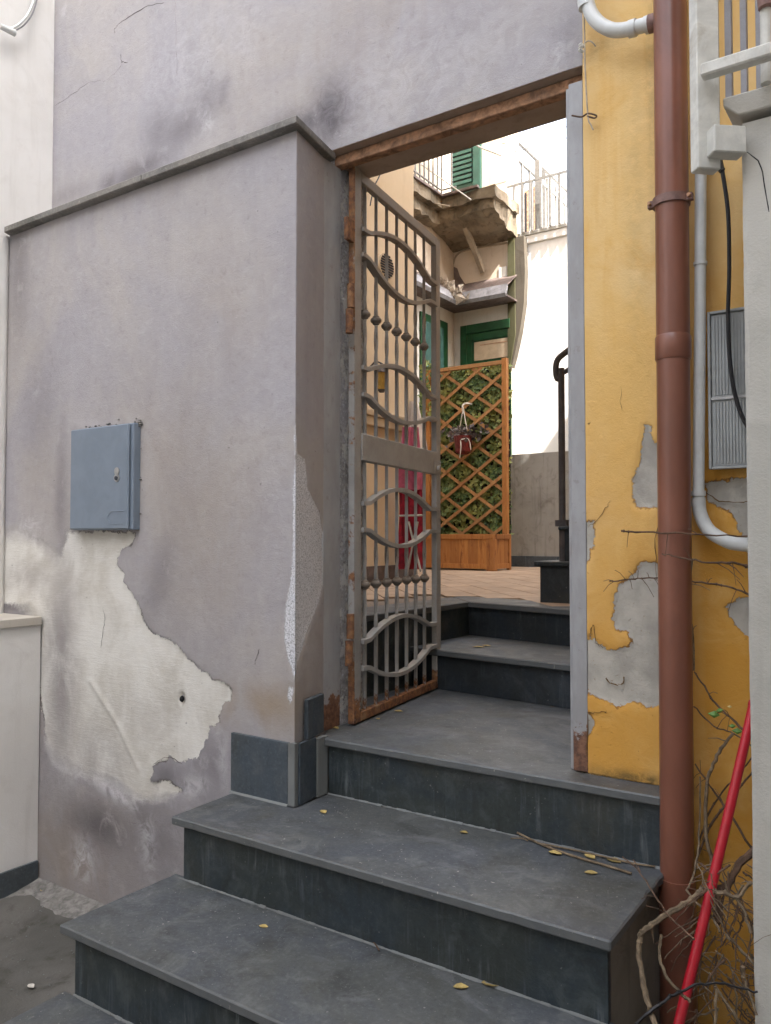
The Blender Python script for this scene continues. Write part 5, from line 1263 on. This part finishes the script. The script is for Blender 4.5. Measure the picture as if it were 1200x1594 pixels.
for i, (x, y, z, s, lab) in enumerate([
    (503, 1265, T2, .030, 'small yellow leaf on middle step near the slate plinth corner'),
    (722, 1297, T2, .024, 'pale curled leaf at centre back of the middle step'),
    (864, 1330, T2, .034, 'brown yellow leaf lying under the long twig on middle step'),
    (918, 1334, T2, .036, 'yellow leaf against the riser right of the long twig fork'),
    (955, 1341, T2, .038, 'rightmost yellow leaf against the riser on middle step'),
    (920, 1360, T2, .030, 'yellow leaf in front of the long twig on middle step'),
    (410, 1443, T1, .024, 'small pale leaf alone on left part of the lowest big step'),
    (717, 1538, T1, .032, 'left one of two leaves on the lower step at bottom centre'),
    (766, 1533, T1, .046, 'larger brown leaf right of its neighbour on the lower step'),
    (745, 1008, 1.052, .050, 'tan leaf on the first dark step beyond the gate'),
    (757, 1006, 1.052, .040, 'lighter leaf touching the tan one on dark step beyond gate'),
    (648, 1079, T3, .034, 'pale leaf beside the free end of the gate bottom rail'),
    (620, 1108, T3, .034, 'dry leaf on landing in front of the gate bottom rail'),
    (588, 1120, T3, .022, 'tiny dry leaf near middle of the gate bottom rail'),
    (712, 1077, T3, .028, 'small leaf at foot of the first riser beyond the gate'),
    (522, 1134, T3, .030, 'yellow leaf wedged at foot of the rusty hinge jamb'),
    (68, 1386, .014, .040, 'yellow leaf in the alley corner by low wall, left one'),
    (86, 1389, .014, .042, 'yellow leaf in the alley corner by low wall, right one'),
    (48, 1536, .014, .028, 'white paper-like leaf on alley ground near left edge')]):
    fallen(x, y, z, s, random.uniform(-.6, .6), lab, 'leafyellow' if i != 18 else 'ribbon')
tw = thing('fallen_twig', 'long thin forked twig lying on the middle slate step', 'twig', at(890, 1330, 'Z', T2))
z_ = lambda x, y, h=.006: tuple(Vector(at(x, y, 'Z', T2))+Vector((0, 0, h)))
MB().tube(bez([z_(805, 1302, .012), z_(835, 1314), z_(862, 1326, .008), z_(900, 1338), z_(945, 1351), z_(983, 1363)]), [.0035+.0001*(i % 3) for i in range(31)], 6).build('stem', M['palebark'], tw, smooth=True)
MB().tube(bez([z_(840, 1317, .008), z_(872, 1322), z_(920, 1332), z_(985, 1347), z_(1020, 1352)]), .0028, 6).build('stem', M['palebark'], tw, smooth=True)
MB().tube(bez([z_(795, 1308), z_(812, 1308), z_(822, 1312)]), .002, 5).build('side_twig', M['palebark'], tw, smooth=True)
tw2 = thing('small_twig', 'short dark twig against the riser on lower step', 'twig', at(580, 1470, 'Z', T1))
z1_ = lambda x, y: tuple(Vector(at(x, y, 'Z', T1))+Vector((0, 0, .005)))
MB().tube(bez([z1_(570, 1463), z1_(582, 1470), z1_(590, 1482)]), .0022, 5).build('stem', M['bark'], tw2)
MB().tube(bez([z1_(748, 1520), z1_(765, 1520), z1_(780, 1528)]), .0016, 5).build('stem', M['bark'], tw2)

# grit and crumbs on treads and ground: nobody could count them
m = MB()
def crumb(x, y, z, s):
    a = random.uniform(0, 6.28); m.add([(x+math.cos(a+k*2.1)*s, y+math.sin(a+k*2.1)*s, z+.0004) for k in range(3)]+[(x, y, z+s*.9)], [(0, 1, 3), (1, 2, 3), (2, 0, 3), (0, 2, 1)])
for _ in range(420): crumb(random.uniform(-2.15, -.68), random.uniform(1.52, 1.93), T1, random.uniform(.0008, .0026))
for _ in range(420):
    crumb(random.uniform(-2.1, -.68), 2.40-abs(random.gauss(0, .18)), T2, random.uniform(.0008, .0026)) if random.random() < .9 else None
for _ in range(260): crumb(random.uniform(-1.85, -.98), random.uniform(2.4, 3.4), T3, random.uniform(.0008, .0024))
for _ in range(260): crumb(-3.4+random.random()*1.2, random.uniform(1.3, 2.2), .014, random.uniform(.001, .005))
for _ in range(140): crumb(random.uniform(-3.42, -3.05), 2.215-abs(random.gauss(0, .02)), .014, random.uniform(.002, .008))
g_ = m.build('grit', M['mortar']); tag(g_, 'pale grit scattered over the steps and the alley ground', 'grit', kind='stuff')

# ================================================================== HOUSES OF THE ALLEY BEHIND THE PHOTOGRAPHER (they shade it)
ah = thing('alley_house', 'tall pale house on the right side of the alley, out of the frame', 'building', (2.6, 0, 0))
MB().box(1.62, 4.2, -4.0, 2.74, 0, 13.5).build('wall', M['white'], ah)
oh = thing('opposite_house', 'pale house across the alley facing the gateway, out of the frame', 'building', (-1, -5, 0))
MB().box(-4.2, 1.6, -7, -3.7, 0, 6.2).build('wall', M['white'], oh)
